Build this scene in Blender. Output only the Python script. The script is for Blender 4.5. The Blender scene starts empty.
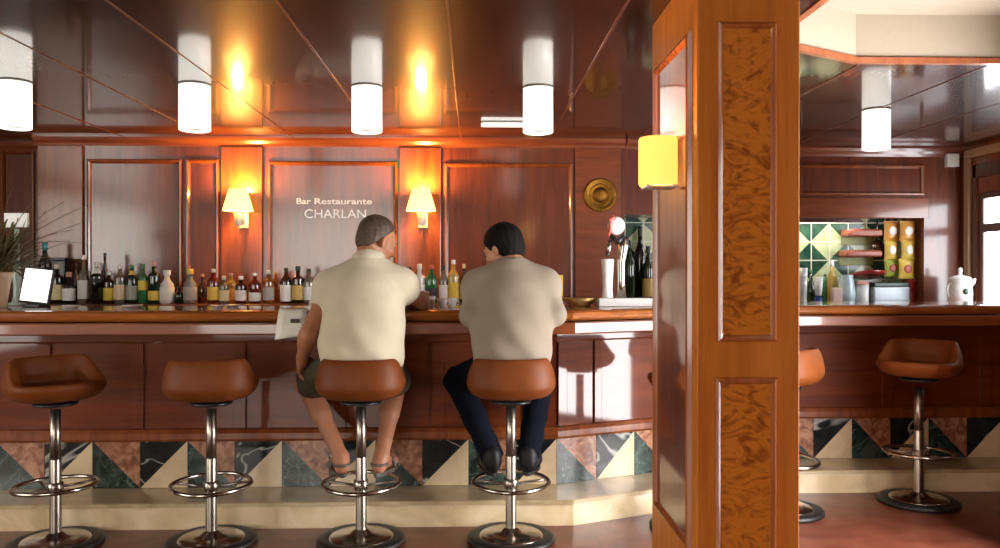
import bpy, bmesh, math, random
import numpy as np
from mathutils import Vector, Matrix, Euler
random.seed(7)
S = bpy.context.scene
C = S.collection
PI = math.pi
F = 800.0                      # focal length in pixels of the 1000 px wide frame
YAW = math.radians(1.86)
EYE = 1.36

def PX(px, Y):                 # world X of a picture column on the plane at depth Y
    return Y * math.tan(math.atan((px - 500) / F) + YAW)
def PZ(px, py, Y):             # world Z of a picture point on the plane at depth Y
    X = PX(px, Y)
    D = X * math.sin(YAW) + Y * math.cos(YAW)
    return EYE + (271 - py) * D / F

# ------------------------------------------------------------------ materials
def srgb(r, g, b):
    f = lambda c: (c/255/12.92 if c/255 <= .04045 else ((c/255+.055)/1.055)**2.4)
    return (f(r), f(g), f(b), 1)
def base_mat(name):
    m = bpy.data.materials.new(name); m.use_nodes = True
    nt = m.node_tree
    return m, nt, nt.nodes['Principled BSDF']
def plain(name, col, rough=.5, metal=0, coat=0, emit=None, es=0, noise=.06, scale=30, spec=.5, sss=0, bump=0):
    m, nt, b = base_mat(name)
    b.inputs['Roughness'].default_value = rough
    b.inputs['Metallic'].default_value = metal
    b.inputs['Coat Weight'].default_value = coat
    b.inputs['Coat Roughness'].default_value = .08
    b.inputs['Specular IOR Level'].default_value = spec
    if sss:
        b.inputs['Subsurface Weight'].default_value = sss
        b.inputs['Subsurface Radius'].default_value = (.02, .008, .004)
    tc = nt.nodes.new('ShaderNodeTexCoord')
    n = nt.nodes.new('ShaderNodeTexNoise'); n.inputs['Scale'].default_value = scale; n.inputs['Detail'].default_value = 3
    nt.links.new(tc.outputs['Object'], n.inputs['Vector'])
    r = nt.nodes.new('ShaderNodeValToRGB')
    r.color_ramp.elements[0].position = .3; r.color_ramp.elements[1].position = .7
    r.color_ramp.elements[0].color = tuple(c*(1-noise) for c in col[:3])+(1,)
    r.color_ramp.elements[1].color = tuple(min(1, c*(1+noise)) for c in col[:3])+(1,)
    nt.links.new(n.outputs['Fac'], r.inputs['Fac'])
    nt.links.new(r.outputs['Color'], b.inputs['Base Color'])
    if bump:
        bp = nt.nodes.new('ShaderNodeBump'); bp.inputs['Strength'].default_value = bump; bp.inputs['Distance'].default_value = .004
        nt.links.new(n.outputs['Fac'], bp.inputs['Height']); nt.links.new(bp.outputs['Normal'], b.inputs['Normal'])
    if emit:
        b.inputs['Emission Color'].default_value = emit
        b.inputs['Emission Strength'].default_value = es
    return m
def wood(name, dark, light, rough=.25, coat=.6, coat_rough=.08, stretch=(9, 9, .8), figure=0, scale=2.2, wob=0.0, spec=.5, ior=1.5):
    m, nt, b = base_mat(name)
    tc = nt.nodes.new('ShaderNodeTexCoord')
    mp = nt.nodes.new('ShaderNodeMapping'); mp.inputs['Scale'].default_value = stretch
    nt.links.new(tc.outputs['Object'], mp.inputs['Vector'])
    n = nt.nodes.new('ShaderNodeTexNoise'); n.inputs['Scale'].default_value = scale; n.inputs['Detail'].default_value = 6
    n.inputs['Roughness'].default_value = .62; n.inputs['Distortion'].default_value = .4
    nt.links.new(mp.outputs['Vector'], n.inputs['Vector'])
    fac = n.outputs['Fac']
    if figure:
        w = nt.nodes.new('ShaderNodeTexNoise')
        w.inputs['Scale'].default_value = 8; w.inputs['Detail'].default_value = 4; w.inputs['Distortion'].default_value = 3.2
        mp2 = nt.nodes.new('ShaderNodeMapping'); mp2.inputs['Scale'].default_value = (1.1, 1.1, 1.9)
        nt.links.new(tc.outputs['Object'], mp2.inputs['Vector']); nt.links.new(mp2.outputs['Vector'], w.inputs['Vector'])
        mx = nt.nodes.new('ShaderNodeMix'); mx.data_type = 'FLOAT'; mx.inputs[0].default_value = figure
        nt.links.new(n.outputs['Fac'], mx.inputs[2]); nt.links.new(w.outputs['Fac'], mx.inputs[3])
        fac = mx.outputs[0]
    r = nt.nodes.new('ShaderNodeValToRGB')
    r.color_ramp.elements[0].position = .36; r.color_ramp.elements[1].position = .66 if not figure else .52
    r.color_ramp.elements[0].color = dark; r.color_ramp.elements[1].color = light
    nt.links.new(fac, r.inputs['Fac']); nt.links.new(r.outputs['Color'], b.inputs['Base Color'])
    b.inputs['Roughness'].default_value = rough
    b.inputs['Specular IOR Level'].default_value = spec
    b.inputs['Coat Weight'].default_value = coat; b.inputs['Coat Roughness'].default_value = coat_rough
    b.inputs['Coat IOR'].default_value = ior
    if wob:
        n2 = nt.nodes.new('ShaderNodeTexNoise'); n2.inputs['Scale'].default_value = 1.6; n2.inputs['Detail'].default_value = 1
        nt.links.new(tc.outputs['Object'], n2.inputs['Vector'])
        bp = nt.nodes.new('ShaderNodeBump'); bp.inputs['Strength'].default_value = wob; bp.inputs['Distance'].default_value = .02
        nt.links.new(n2.outputs['Fac'], bp.inputs['Height'])
        nt.links.new(bp.outputs['Normal'], b.inputs['Normal']); nt.links.new(bp.outputs['Normal'], b.inputs['Coat Normal'])
    return m
def stone(name, cols, scale=8, rough=.18, vein=None, vein_scale=3.0, coat=.4):
    m, nt, b = base_mat(name)
    tc = nt.nodes.new('ShaderNodeTexCoord')
    n = nt.nodes.new('ShaderNodeTexNoise'); n.inputs['Scale'].default_value = scale; n.inputs['Detail'].default_value = 8
    n.inputs['Distortion'].default_value = 1.2
    nt.links.new(tc.outputs['Object'], n.inputs['Vector'])
    r = nt.nodes.new('ShaderNodeValToRGB'); cr = r.color_ramp
    for i, c in enumerate(cols):
        p = .34 + .32*i/max(1, len(cols)-1)
        if i < 2:
            cr.elements[i].position = p; cr.elements[i].color = c
        else:
            e = cr.elements.new(p); e.color = c
    nt.links.new(n.outputs['Fac'], r.inputs['Fac'])
    out = r.outputs['Color']
    if vein:
        w = nt.nodes.new('ShaderNodeTexNoise'); w.inputs['Scale'].default_value = vein_scale; w.inputs['Detail'].default_value = 3
        w.inputs['Distortion'].default_value = 2.0
        nt.links.new(tc.outputs['Object'], w.inputs['Vector'])
        v = nt.nodes.new('ShaderNodeValToRGB'); v.color_ramp.elements[0].position = .5; v.color_ramp.elements[0].color = (0, 0, 0, 1)
        v.color_ramp.elements[1].position = .515; v.color_ramp.elements[1].color = (1, 1, 1, 1)
        e = v.color_ramp.elements.new(.53); e.color = (0, 0, 0, 1)
        nt.links.new(w.outputs['Fac'], v.inputs['Fac'])
        mx = nt.nodes.new('ShaderNodeMix'); mx.data_type = 'RGBA'
        nt.links.new(v.outputs['Color'], mx.inputs[0]); nt.links.new(out, mx.inputs[6]); mx.inputs[7].default_value = vein
        out = mx.outputs[2]
    nt.links.new(out, b.inputs['Base Color'])
    b.inputs['Roughness'].default_value = rough; b.inputs['Coat Weight'].default_value = coat
    b.inputs['Coat Roughness'].default_value = .05
    return m

M = {}
M['mahogany'] = wood('mahogany_wall', (.085, .0135, .0025, 1), (.165, .030, .005, 1), rough=.45, spec=.35, coat=.8, coat_rough=.15, ior=1.72, wob=.12)
M['mahogany_frame'] = wood('mahogany_frame', (.14, .028, .005, 1), (.25, .062, .010, 1), rough=.42, spec=.3, coat=.7, coat_rough=.14, ior=1.55)
M['mahogany_bar'] = wood('mahogany_bar', (.090, .014, .002, 1), (.165, .030, .004, 1), rough=.5, coat=.8, coat_rough=.06, ior=1.5, spec=.2, stretch=(1, 1, 9), scale=1.6)
M['ceiling_wood'] = wood('ceiling_wood', (.022, .0035, .0014, 1), (.042, .007, .0026, 1), rough=.4, spec=.2, coat=1, coat_rough=.085, ior=1.5, stretch=(5, .6, 5), wob=.06)
M['bead'] = wood('bead_wood', (.09, .02, .008, 1), (.15, .035, .014, 1), rough=.35, coat=.6, coat_rough=.12, ior=1.5)
M['edge_bead'] = wood('edge_bead_wood', (.25, .07, .03, 1), (.36, .12, .05, 1), rough=.3, coat=.6, coat_rough=.1)
M['cornice'] = wood('cornice_wood', (.16, .036, .012, 1), (.26, .065, .022, 1), rough=.28, coat=.9, coat_rough=.1, stretch=(.8, 9, 9))
M['counter'] = wood('counter_wood', (.24, .06, .010, 1), (.40, .125, .022, 1), rough=.25, coat=.9, coat_rough=.06, stretch=(.7, 9, 9))
M['counter_nose'] = wood('counter_nose_wood', (.16, .034, .008, 1), (.26, .064, .014, 1), rough=.4, coat=1, coat_rough=.08, ior=1.5, stretch=(.7, 9, 9))
M['pillar'] = wood('pillar_wood', (.50, .145, .016, 1), (.66, .215, .030, 1), rough=.55, coat=.12, coat_rough=.15, spec=.25, stretch=(9, 9, .7))
M['pillar_mould'] = wood('pillar_moulding_wood', (.26, .06, .012, 1), (.42, .12, .024, 1), rough=.25, coat=.8, coat_rough=.1)
M['burl'] = wood('burl_veneer', (.32, .075, .006, 1), (.68, .22, .022, 1), rough=.45, coat=.3, coat_rough=.12, spec=.3, figure=.75)
M['cream_wall'] = plain('cream_plaster', (.37, .32, .245, 1), rough=.8, noise=.02)
M['wall_dim'] = plain('plain_room_wall', (.26, .14, .075, 1), rough=.7)
M['floor'] = None
M['chrome'] = plain('chrome', (.46, .42, .37, 1), rough=.2, metal=1, noise=.03)
M['chrome_dull'] = plain('brushed_steel', (.42, .385, .335, 1), rough=.3, metal=1, noise=.05)
M['rubber'] = plain('black_rubber', (.012, .011, .011, 1), rough=.45)
M['leather'] = plain('tan_leather', (.160, .037, .003, 1), rough=.55, spec=.3, coat=0, noise=.12, scale=14, bump=.08)
M['leather_seam'] = plain('leather_piping', (.20, .055, .010, 1), rough=.4)
M['black_marble'] = stone('black_marble', [(.008, .009, .010, 1), (.02, .022, .022, 1)], vein=(.4, .4, .37, 1), vein_scale=1.2, coat=.0, rough=.12)
M['green_marble'] = stone('green_marble', [(.006, .012, .010, 1), (.014, .03, .025, 1), (.05, .085, .07, 1)], scale=7, vein=(.10, .15, .13, 1), vein_scale=4)
M['pink_marble'] = stone('pink_breccia', [(.17, .065, .035, 1), (.32, .14, .08, 1), (.46, .24, .14, 1)], scale=16, coat=.2)
M['cream_marble'] = stone('cream_marble', [(.58, .44, .27, 1), (.70, .55, .36, 1)], scale=5, coat=.3)
M['step_marble'] = stone('step_marble', [(.52, .39, .22, 1), (.66, .51, .31, 1), (.74, .60, .40, 1)], scale=4, rough=.3)
M['step_top'] = stone('step_top_marble', [(.38, .28, .155, 1), (.52, .40, .24, 1)], scale=5, rough=.3)
M['white'] = plain('white_glaze', (.80, .80, .78, 1), rough=.25, coat=.3)
M['paper'] = plain('white_paper', (.78, .75, .66, 1), rough=.7)
M['ink'] = plain('dark_ink', (.06, .05, .045, 1), rough=.7)
M['black'] = plain('black_plastic', (.012, .012, .013, 1), rough=.35)
M['brass'] = plain('brass', (.22, .10, .016, 1), rough=.5, metal=1, noise=.35)
M['letter'] = plain('white_lettering', (.88, .86, .84, 1), rough=.4, coat=.8)
M['lamp_glass'] = plain('opal_lamp_glass', (.86, .86, .82, 1), rough=.3, coat=.3, emit=(1, .97, .88, 1), es=1.0)
M['lamp_ring'] = plain('lamp_ring_metal', (.40, .38, .34, 1), rough=.5)
M['shade'] = plain('lit_sconce_shade', (.85, .60, .25, 1), rough=.8, emit=(1, .56, .12, 1), es=2.8)
M['shade_pillar'] = plain('lit_pillar_shade', (.50, .28, .08, 1), rough=.8, emit=(1, .46, .085, 1), es=1.3)
M['bulb'] = plain('bulb', (1, .9, .7, 1), emit=(1, .62, .22, 1), es=14)
M['bracket'] = plain('white_bracket', (.85, .78, .62, 1), rough=.4)
M['skin'] = plain('tanned_skin', (.40, .165, .085, 1), rough=.5, noise=.1, scale=20, sss=.05)
M['skin2'] = plain('fair_skin', (.50, .24, .14, 1), rough=.5, noise=.08, scale=20, sss=.05)
M['hair1'] = plain('grey_brown_hair', (.060, .034, .020, 1), rough=.6, noise=.5, scale=90, bump=.5)
M['hair2'] = plain('dark_hair', (.005, .0035, .0025, 1), rough=.75, noise=.4, spec=.15, scale=80, bump=.5)
M['shirt1'] = plain('beige_shirt_cloth', (.58, .51, .37, 1), rough=.9, noise=.05, scale=12, bump=.1)
M['shirt2'] = plain('taupe_tshirt_cloth', (.27, .22, .165, 1), rough=.9, noise=.05, scale=12, bump=.1)
M['shorts'] = plain('olive_shorts_cloth', (.060, .055, .030, 1), rough=.85, noise=.4, scale=18)
M['jeans'] = plain('navy_denim', (.004, .005, .010, 1), rough=.9, spec=.1, noise=.2, scale=60)
M['sandal'] = plain('sandal_leather', (.10, .085, .07, 1), rough=.5)
M['shoe'] = plain('black_shoe', (.008, .008, .010, 1), rough=.5, spec=.25)
M['eye'] = plain('eye_white', (.7, .68, .65, 1), rough=.2)
M['window'] = plain('daylit_window', (.9, .95, 1, 1), rough=.1, emit=(1, .95, .86, 1), es=4.0)
M['window_front'] = plain('daylit_front_window', (.9, .95, 1, 1), rough=.1, emit=(1, .95, .86, 1), es=4.8)
M['window_bright'] = plain('sunlit_window', (.9, .95, 1, 1), rough=.1, emit=(.90, .95, 1, 1), es=7)
M['door_glass'] = plain('sunlit_glass_door', (.9, .95, 1, 1), rough=.1, emit=(.96, .96, .96, 1), es=19)
M['frame_wood'] = wood('window_frame_wood', (.05, .012, .006, 1), (.10, .025, .01, 1), rough=.3)
M['casing'] = plain('casing_beige', (.42, .26, .15, 1), rough=.4, coat=.4)

def tile_material():
    m, nt, b = base_mat('niche_tiles')
    tc = nt.nodes.new('ShaderNodeTexCoord')
    mp = nt.nodes.new('ShaderNodeMapping'); mp.inputs['Rotation'].default_value = (0, math.radians(45), 0)
    mp.inputs['Scale'].default_value = (4.4, 4.4, 4.4)
    nt.links.new(tc.outputs['Object'], mp.inputs['Vector'])
    sx = nt.nodes.new('ShaderNodeSeparateXYZ'); nt.links.new(mp.outputs['Vector'], sx.inputs[0])
    cb = nt.nodes.new('ShaderNodeCombineXYZ'); nt.links.new(sx.outputs[0], cb.inputs[0]); nt.links.new(sx.outputs[2], cb.inputs[1]); cb.inputs[2].default_value = .5
    ck = nt.nodes.new('ShaderNodeTexChecker'); ck.inputs['Scale'].default_value = 1
    nt.links.new(cb.outputs[0], ck.inputs['Vector'])
    n = nt.nodes.new('ShaderNodeTexNoise'); n.inputs['Scale'].default_value = 9; n.inputs['Detail'].default_value = 6
    nt.links.new(tc.outputs['Object'], n.inputs['Vector'])
    def ramp(a, c):
        r = nt.nodes.new('ShaderNodeValToRGB'); r.color_ramp.elements[0].position = .35; r.color_ramp.elements[1].position = .65
        r.color_ramp.elements[0].color = a; r.color_ramp.elements[1].color = c
        nt.links.new(n.outputs['Fac'], r.inputs['Fac']); return r
    a = ramp((.42, .52, .26, 1), (.62, .68, .42, 1)); g = ramp((.008, .03, .02, 1), (.05, .13, .08, 1))
    nt.links.new(a.outputs['Color'], ck.inputs['Color1']); nt.links.new(g.outputs['Color'], ck.inputs['Color2'])
    br = nt.nodes.new('ShaderNodeTexBrick'); br.offset = 0
    br.inputs['Scale'].default_value = 6.2; br.inputs['Brick Width'].default_value = 1; br.inputs['Row Height'].default_value = 1
    br.inputs['Mortar Size'].default_value = .03
    s2 = nt.nodes.new('ShaderNodeSeparateXYZ'); nt.links.new(tc.outputs['Object'], s2.inputs[0])
    c2 = nt.nodes.new('ShaderNodeCombineXYZ'); nt.links.new(s2.outputs[0], c2.inputs[0]); nt.links.new(s2.outputs[2], c2.inputs[1])
    nt.links.new(c2.outputs[0], br.inputs['Vector'])
    nt.links.new(ck.outputs['Color'], br.inputs['Color1']); nt.links.new(ck.outputs['Color'], br.inputs['Color2'])
    br.inputs['Mortar'].default_value = (.75, .78, .62, 1)
    nt.links.new(br.outputs['Color'], b.inputs['Base Color'])
    b.inputs['Roughness'].default_value = .15
    return m
M['niche_tile'] = tile_material()

def floor_material():
    m, nt, b = base_mat('pink_terrazzo')
    tc = nt.nodes.new('ShaderNodeTexCoord')
    v = nt.nodes.new('ShaderNodeTexVoronoi'); v.inputs['Scale'].default_value = 26
    nt.links.new(tc.outputs['Object'], v.inputs['Vector'])
    n = nt.nodes.new('ShaderNodeTexNoise'); n.inputs['Scale'].default_value = 7; n.inputs['Detail'].default_value = 7
    nt.links.new(tc.outputs['Object'], n.inputs['Vector'])
    r = nt.nodes.new('ShaderNodeValToRGB'); r.color_ramp.elements[0].position = .3; r.color_ramp.elements[1].position = .75
    r.color_ramp.elements[0].color = (.10, .024, .012, 1); r.color_ramp.elements[1].color = (.215, .066, .038, 1)
    nt.links.new(n.outputs['Fac'], r.inputs['Fac'])
    r2 = nt.nodes.new('ShaderNodeValToRGB'); r2.color_ramp.elements[0].position = .70; r2.color_ramp.elements[1].position = .85
    r2.color_ramp.elements[0].color = (0, 0, 0, 1); r2.color_ramp.elements[1].color = (1, 1, 1, 1)
    n2 = nt.nodes.new('ShaderNodeTexNoise'); n2.inputs['Scale'].default_value = 60; n2.inputs['Detail'].default_value = 2
    nt.links.new(tc.outputs['Object'], n2.inputs['Vector'])
    nt.links.new(n2.outputs['Fac'], r2.inputs['Fac'])
    mx = nt.nodes.new('ShaderNodeMix'); mx.data_type = 'RGBA'
    nt.links.new(r2.outputs['Color'], mx.inputs[0]); nt.links.new(r.outputs['Color'], mx.inputs[6]); mx.inputs[7].default_value = (.5, .3, .22, 1)
    br = nt.nodes.new('ShaderNodeTexBrick'); br.offset = 0
    br.inputs['Scale'].default_value = 1.6; br.inputs['Brick Width'].default_value = 1; br.inputs['Row Height'].default_value = 1
    br.inputs['Mortar Size'].default_value = .006
    nt.links.new(tc.outputs['Object'], br.inputs['Vector'])
    nt.links.new(mx.outputs[2], br.inputs['Color1']); nt.links.new(mx.outputs[2], br.inputs['Color2'])
    br.inputs['Mortar'].default_value = (.12, .05, .03, 1)
    nt.links.new(br.outputs['Color'], b.inputs['Base Color'])
    b.inputs['Roughness'].default_value = .35; b.inputs['Specular IOR Level'].default_value = .3; b.inputs['Coat Weight'].default_value = .2; b.inputs['Coat Roughness'].default_value = .12
    return m
M['floor'] = floor_material()

# ------------------------------------------------------------------ mesh helpers
class MB:
    def __init__(s): s.bm = bmesh.new(); s.mi = 0
    def face(s, vs, smooth=False):
        try:
            f = s.bm.faces.new(vs); f.material_index = s.mi; f.smooth = smooth; return f
        except ValueError:
            return None
    def box(s, x0, x1, y0, y1, z0, z1, mat=None):
        v = [s.bm.verts.new(p) for p in [(x0,y0,z0),(x1,y0,z0),(x1,y1,z0),(x0,y1,z0),(x0,y0,z1),(x1,y0,z1),(x1,y1,z1),(x0,y1,z1)]]
        if mat:
            for q in v: q.co = mat @ q.co
        for f in [(3,2,1,0),(4,5,6,7),(0,1,5,4),(1,2,6,5),(2,3,7,6),(3,0,4,7)]: s.face([v[i] for i in f])
        return s
    def rbox(s, x0, x1, y0, y1, z0, z1, r=.01, seg=3, mat=None):
        b2 = bmesh.new(); t = MB.__new__(MB); t.bm = b2; t.mi = s.mi
        t.box(x0, x1, y0, y1, z0, z1)
        bmesh.ops.bevel(b2, geom=b2.edges[:], offset=r, segments=seg, profile=.5, affect='EDGES')
        s.merge(b2, mat); return s
    def merge(s, b2, mat=None, smooth=None):
        mp = {}
        for v in b2.verts: mp[v] = s.bm.verts.new(mat @ v.co if mat else v.co)
        for f in b2.faces:
            g = s.face([mp[v] for v in f.verts], f.smooth if smooth is None else smooth)
            if g: g.material_index = s.mi
        b2.free()
    def lathe(s, prof, c=(0,0,0), seg=24, sx=1, sy=1, mat=None, smooth=True, cap=True):
        rings = []
        for r, z in prof:
            ring = []
            for k in range(seg):
                a = 2*PI*k/seg
                p = Vector((c[0]+r*sx*math.cos(a), c[1]+r*sy*math.sin(a), c[2]+z))
                ring.append(s.bm.verts.new(mat @ p if mat else p))
            rings.append(ring)
        for a, b in zip(rings, rings[1:]):
            for k in range(seg):
                s.face([a[k], a[(k+1)%seg], b[(k+1)%seg], b[k]], smooth)
        if cap:
            s.face(list(reversed(rings[0]))); s.face(rings[-1])
        return s
    def tube(s, pts, r, seg=10, closed=False, smooth=True):
        pts = [Vector(p) for p in pts]; n = len(pts)
        rr = r if isinstance(r, (list, tuple)) else [r]*n
        rings = []; up = Vector((0, 0, 1)); prev = None
        for i, p in enumerate(pts):
            if closed: t = pts[(i+1)%n]-pts[i-1]
            else: t = pts[min(i+1, n-1)]-pts[max(i-1, 0)]
            t.normalize()
            if prev is None:
                u = up if abs(t.z) < .9 else Vector((1, 0, 0))
                a = t.cross(u).normalized()
            else:
                a = (prev - t*prev.dot(t)).normalized()
            prev = a; b = t.cross(a)
            rings.append([s.bm.verts.new(p + (a*math.cos(2*PI*k/seg)+b*math.sin(2*PI*k/seg))*rr[i]) for k in range(seg)])
        m = n if closed else n-1
        for i in range(m):
            A, B = rings[i], rings[(i+1)%n]
            for k in range(seg): s.face([A[k], A[(k+1)%seg], B[(k+1)%seg], B[k]], smooth)
        if not closed:
            s.face(list(reversed(rings[0]))); s.face(rings[-1])
        return s
    def prism(s, poly, z0, z1):
        a = [s.bm.verts.new((x, y, z0)) for x, y in poly]; b = [s.bm.verts.new((x, y, z1)) for x, y in poly]
        n = len(poly)
        s.face(list(reversed(a))); s.face(b)
        for i in range(n): s.face([a[i], a[(i+1)%n], b[(i+1)%n], b[i]])
        return s
    def sweep(s, prof, offset_path, smooth=False):
        """prof: closed list of (depth offset, z); offset_path(d) gives the plan polyline at that offset"""
        cols = []
        for d, z in prof:
            cols.append([s.bm.verts.new((x, y, z)) for x, y in offset_path(d)])
        n = len(prof)
        for i in range(n):
            a, b = cols[i], cols[(i+1)%n]
            for k in range(len(a)-1): s.face([a[k], a[k+1], b[k+1], b[k]], smooth)
        s.face([c[0] for c in cols]); s.face([c[-1] for c in reversed(cols)])
        return s
    def ellipsoid(s, c, r, seg=20, rings=12, mat=None):
        prof = [(max(1e-4, math.sin(PI*i/rings)), -math.cos(PI*i/rings)) for i in range(rings+1)]
        m = Matrix.Translation(c) @ Matrix.Diagonal((r[0], r[1], r[2], 1))
        if mat: m = mat @ m
        return s.lathe(prof, seg=seg, mat=m, cap=False)
    def arrays(s, V, Fs):
        vs = [s.bm.verts.new(p) for p in V]
        for f in Fs: s.face([vs[i] for i in f], True)
        return s
    def build(s, name, mat, parent=None, world=True, bevel=0, auto=None):
        bmesh.ops.recalc_face_normals(s.bm, faces=s.bm.faces[:])
        me = bpy.data.meshes.new(name)
        o = bpy.data.objects.new(name, me); C.objects.link(o)
        if parent is not None:
            o.parent = parent
            if world:
                base = root_matrix(parent).inverted()
                for v in s.bm.verts: v.co = base @ v.co
        s.bm.to_mesh(me); s.bm.free()
        for q in (mat if isinstance(mat, (list, tuple)) else [mat]): me.materials.append(q)
        if bevel:
            b = o.modifiers.new('bevel', 'BEVEL'); b.width = bevel; b.segments = 2; b.limit_method = 'ANGLE'
        return o
def root_matrix(o):
    m = Matrix.Identity(4)
    while o is not None:
        m = Matrix.LocRotScale(o.location, o.rotation_euler, None) @ m; o = o.parent
    return m
def tag(o, label, cat, group=None):
    o['label'] = label; o['category'] = cat
    if group: o['group'] = group
    return o
def thing(name, label, cat, loc=(0, 0, 0), rz=0, group=None):
    o = bpy.data.objects.new(name, None); C.objects.link(o); o.empty_display_size = .05
    o.location = loc; o.rotation_euler = (0, 0, rz)
    return tag(o, label, cat, group)
def struct(name, mb, m, **k):
    o = mb.build(name, m, **k); o['kind'] = 'structure'; return o
def kids(o): return [c for c in bpy.data.objects if c.parent == o]
def copy_tree(o, parent=None):
    c = o.copy(); C.objects.link(c)
    if parent is not None: c.parent = parent
    for ch in kids(o): copy_tree(ch, c)
    return c
def text_mb(s, size, x, y, z, ext=.002, width=None, bold=0):
    cu = bpy.data.curves.new('txt', 'FONT'); cu.body = s; cu.size = size; cu.extrude = ext; cu.offset = bold; cu.align_x = 'LEFT'
    t = bpy.data.objects.new('txt', cu); C.objects.link(t)
    me = bpy.data.meshes.new_from_object(t.evaluated_get(bpy.context.evaluated_depsgraph_get()))
    bpy.data.objects.remove(t)
    w = max(v.co.x for v in me.vertices)
    k = (width/w) if width else 1
    b = bmesh.new(); b.from_mesh(me); m = MB()
    m.merge(b, Matrix.Translation((x, y, z)) @ Matrix.Rotation(PI/2, 4, 'X') @ Matrix.Diagonal((k, 1, 1, 1)))
    return m

# ------------------------------------------------------------------ signed-distance bodies
def sdf_mesh(prims, h=.006, pad=.03):
    """prims: (kind, data, k). Smoothly joined in order, 'cut' removes; meshed by surface nets."""
    lo = np.full(3, 1e9); hi = -lo
    for kind, d, k in prims:
        if kind == 'cut': continue
        l, u = prim_box(kind, d); lo = np.minimum(lo, l); hi = np.maximum(hi, u)
    lo -= pad; hi += pad
    n = np.ceil((hi-lo)/h).astype(int)+1
    D = np.full(n, 1.0, dtype=np.float32)
    ax = [lo[i]+h*np.arange(n[i]) for i in range(3)]
    for kind, d, k in prims:
        if kind == 'cut':
            X, Y, Z = np.meshgrid(*ax, indexing='ij')
            D = np.maximum(D, d(X, Y, Z)).astype(np.float32); continue
        if kind == 'warp':
            continue
        l, u = prim_box(kind, d); m = .03+k
        i0 = np.clip(np.floor((l-m-lo)/h).astype(int), 0, n); i1 = np.clip(np.ceil((u+m-lo)/h).astype(int)+1, 0, n)
        sl = tuple(slice(a, b) for a, b in zip(i0, i1))
        X, Y, Z = np.meshgrid(*[ax[i][sl[i]] for i in range(3)], indexing='ij')
        e = prim_dist(kind, d, X, Y, Z); o = D[sl]
        if k > 0:
            q = np.maximum(k-np.abs(o-e), 0)/k
            D[sl] = np.minimum(o, e)-q*q*k*.25
        else: D[sl] = np.minimum(o, e)
    for kind, d, k in prims:
        if kind == 'warp':
            X, Y, Z = np.meshgrid(*ax, indexing='ij'); D = (D+d(X, Y, Z)).astype(np.float32)
    return nets(D, lo, h)
def prim_box(kind, d):
    if kind == 'cap':
        a, b, ra, rb = d; a = np.array(a); b = np.array(b); r = max(ra, rb)
        return np.minimum(a, b)-r, np.maximum(a, b)+r
    if kind in ('ell', 'warp'):
        if kind == 'warp': return np.full(3, 1e9), np.full(3, -1e9)
        c, r, R = d; c = np.array(c); m = max(r)
        return c-m, c+m
def prim_dist(kind, d, X, Y, Z):
    if kind == 'cap':
        a, b, ra, rb = d; a = np.array(a, float); b = np.array(b, float); ab = b-a; L = ab@ab+1e-12
        px, py, pz = X-a[0], Y-a[1], Z-a[2]
        t = np.clip((px*ab[0]+py*ab[1]+pz*ab[2])/L, 0, 1)
        return np.sqrt((px-t*ab[0])**2+(py-t*ab[1])**2+(pz-t*ab[2])**2)-(ra+(rb-ra)*t)
    c, r, R = d
    px, py, pz = X-c[0], Y-c[1], Z-c[2]
    if R is not None:
        R = np.array(R.to_3x3())
        px, py, pz = (R[0,0]*px+R[1,0]*py+R[2,0]*pz, R[0,1]*px+R[1,1]*py+R[2,1]*pz, R[0,2]*px+R[1,2]*py+R[2,2]*pz)
    k0 = np.sqrt((px/r[0])**2+(py/r[1])**2+(pz/r[2])**2)
    k1 = np.sqrt((px/r[0]**2)**2+(py/r[1]**2)**2+(pz/r[2]**2)**2)+1e-9
    return k0*(k0-1)/k1
def nets(D, lo, h):
    s = D < 0; n = np.array(D.shape)
    c = n-1
    cnt = np.zeros(c); P = np.zeros(tuple(c)+(3,))
    offs = [(i, j, k) for i in (0, 1) for j in (0, 1) for k in (0, 1)]
    def sub(A, o): return A[o[0]:o[0]+c[0], o[1]:o[1]+c[1], o[2]:o[2]+c[2]]
    for o in offs:
        for axi in range(3):
            if o[axi]: continue
            q = list(o); q[axi] = 1
            d0, d1 = sub(D, o), sub(D, q)
            m = (d0 < 0) != (d1 < 0)
            t = np.where(m, d0/(d0-d1+1e-12), 0)
            for a in range(3):
                P[..., a] += m*(o[a] + (t if a == axi else 0))
            cnt += m
    act = cnt > 0
    idx = -np.ones(c, int); idx[act] = np.arange(act.sum())
    ii = np.argwhere(act)
    V = (ii + P[act]/cnt[act][:, None])*h + lo
    quads = []
    for axi in range(3):
        b, d = (axi+1) % 3, (axi+2) % 3
        sl0 = [slice(None)]*3; sl1 = [slice(None)]*3
        sl0[axi] = slice(0, -1); sl1[axi] = slice(1, None)
        s0, s1 = s[tuple(sl0)], s[tuple(sl1)]
        e = np.argwhere(s0 != s1)
        e = e[(e[:, b] > 0) & (e[:, d] > 0) & (e[:, b] < c[b]) & (e[:, d] < c[d])]
        if not len(e): continue
        q = []
        for db, dd in ((1, 1), (0, 1), (0, 0), (1, 0)):
            f = e.copy(); f[:, b] -= db; f[:, d] -= dd
            q.append(idx[f[:, 0], f[:, 1], f[:, 2]])
        q = np.stack(q, 1)
        fl = ~s0[e[:, 0], e[:, 1], e[:, 2]]
        q[fl] = q[fl][:, ::-1]
        quads.append(q)
    return V, np.concatenate(quads)
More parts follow.
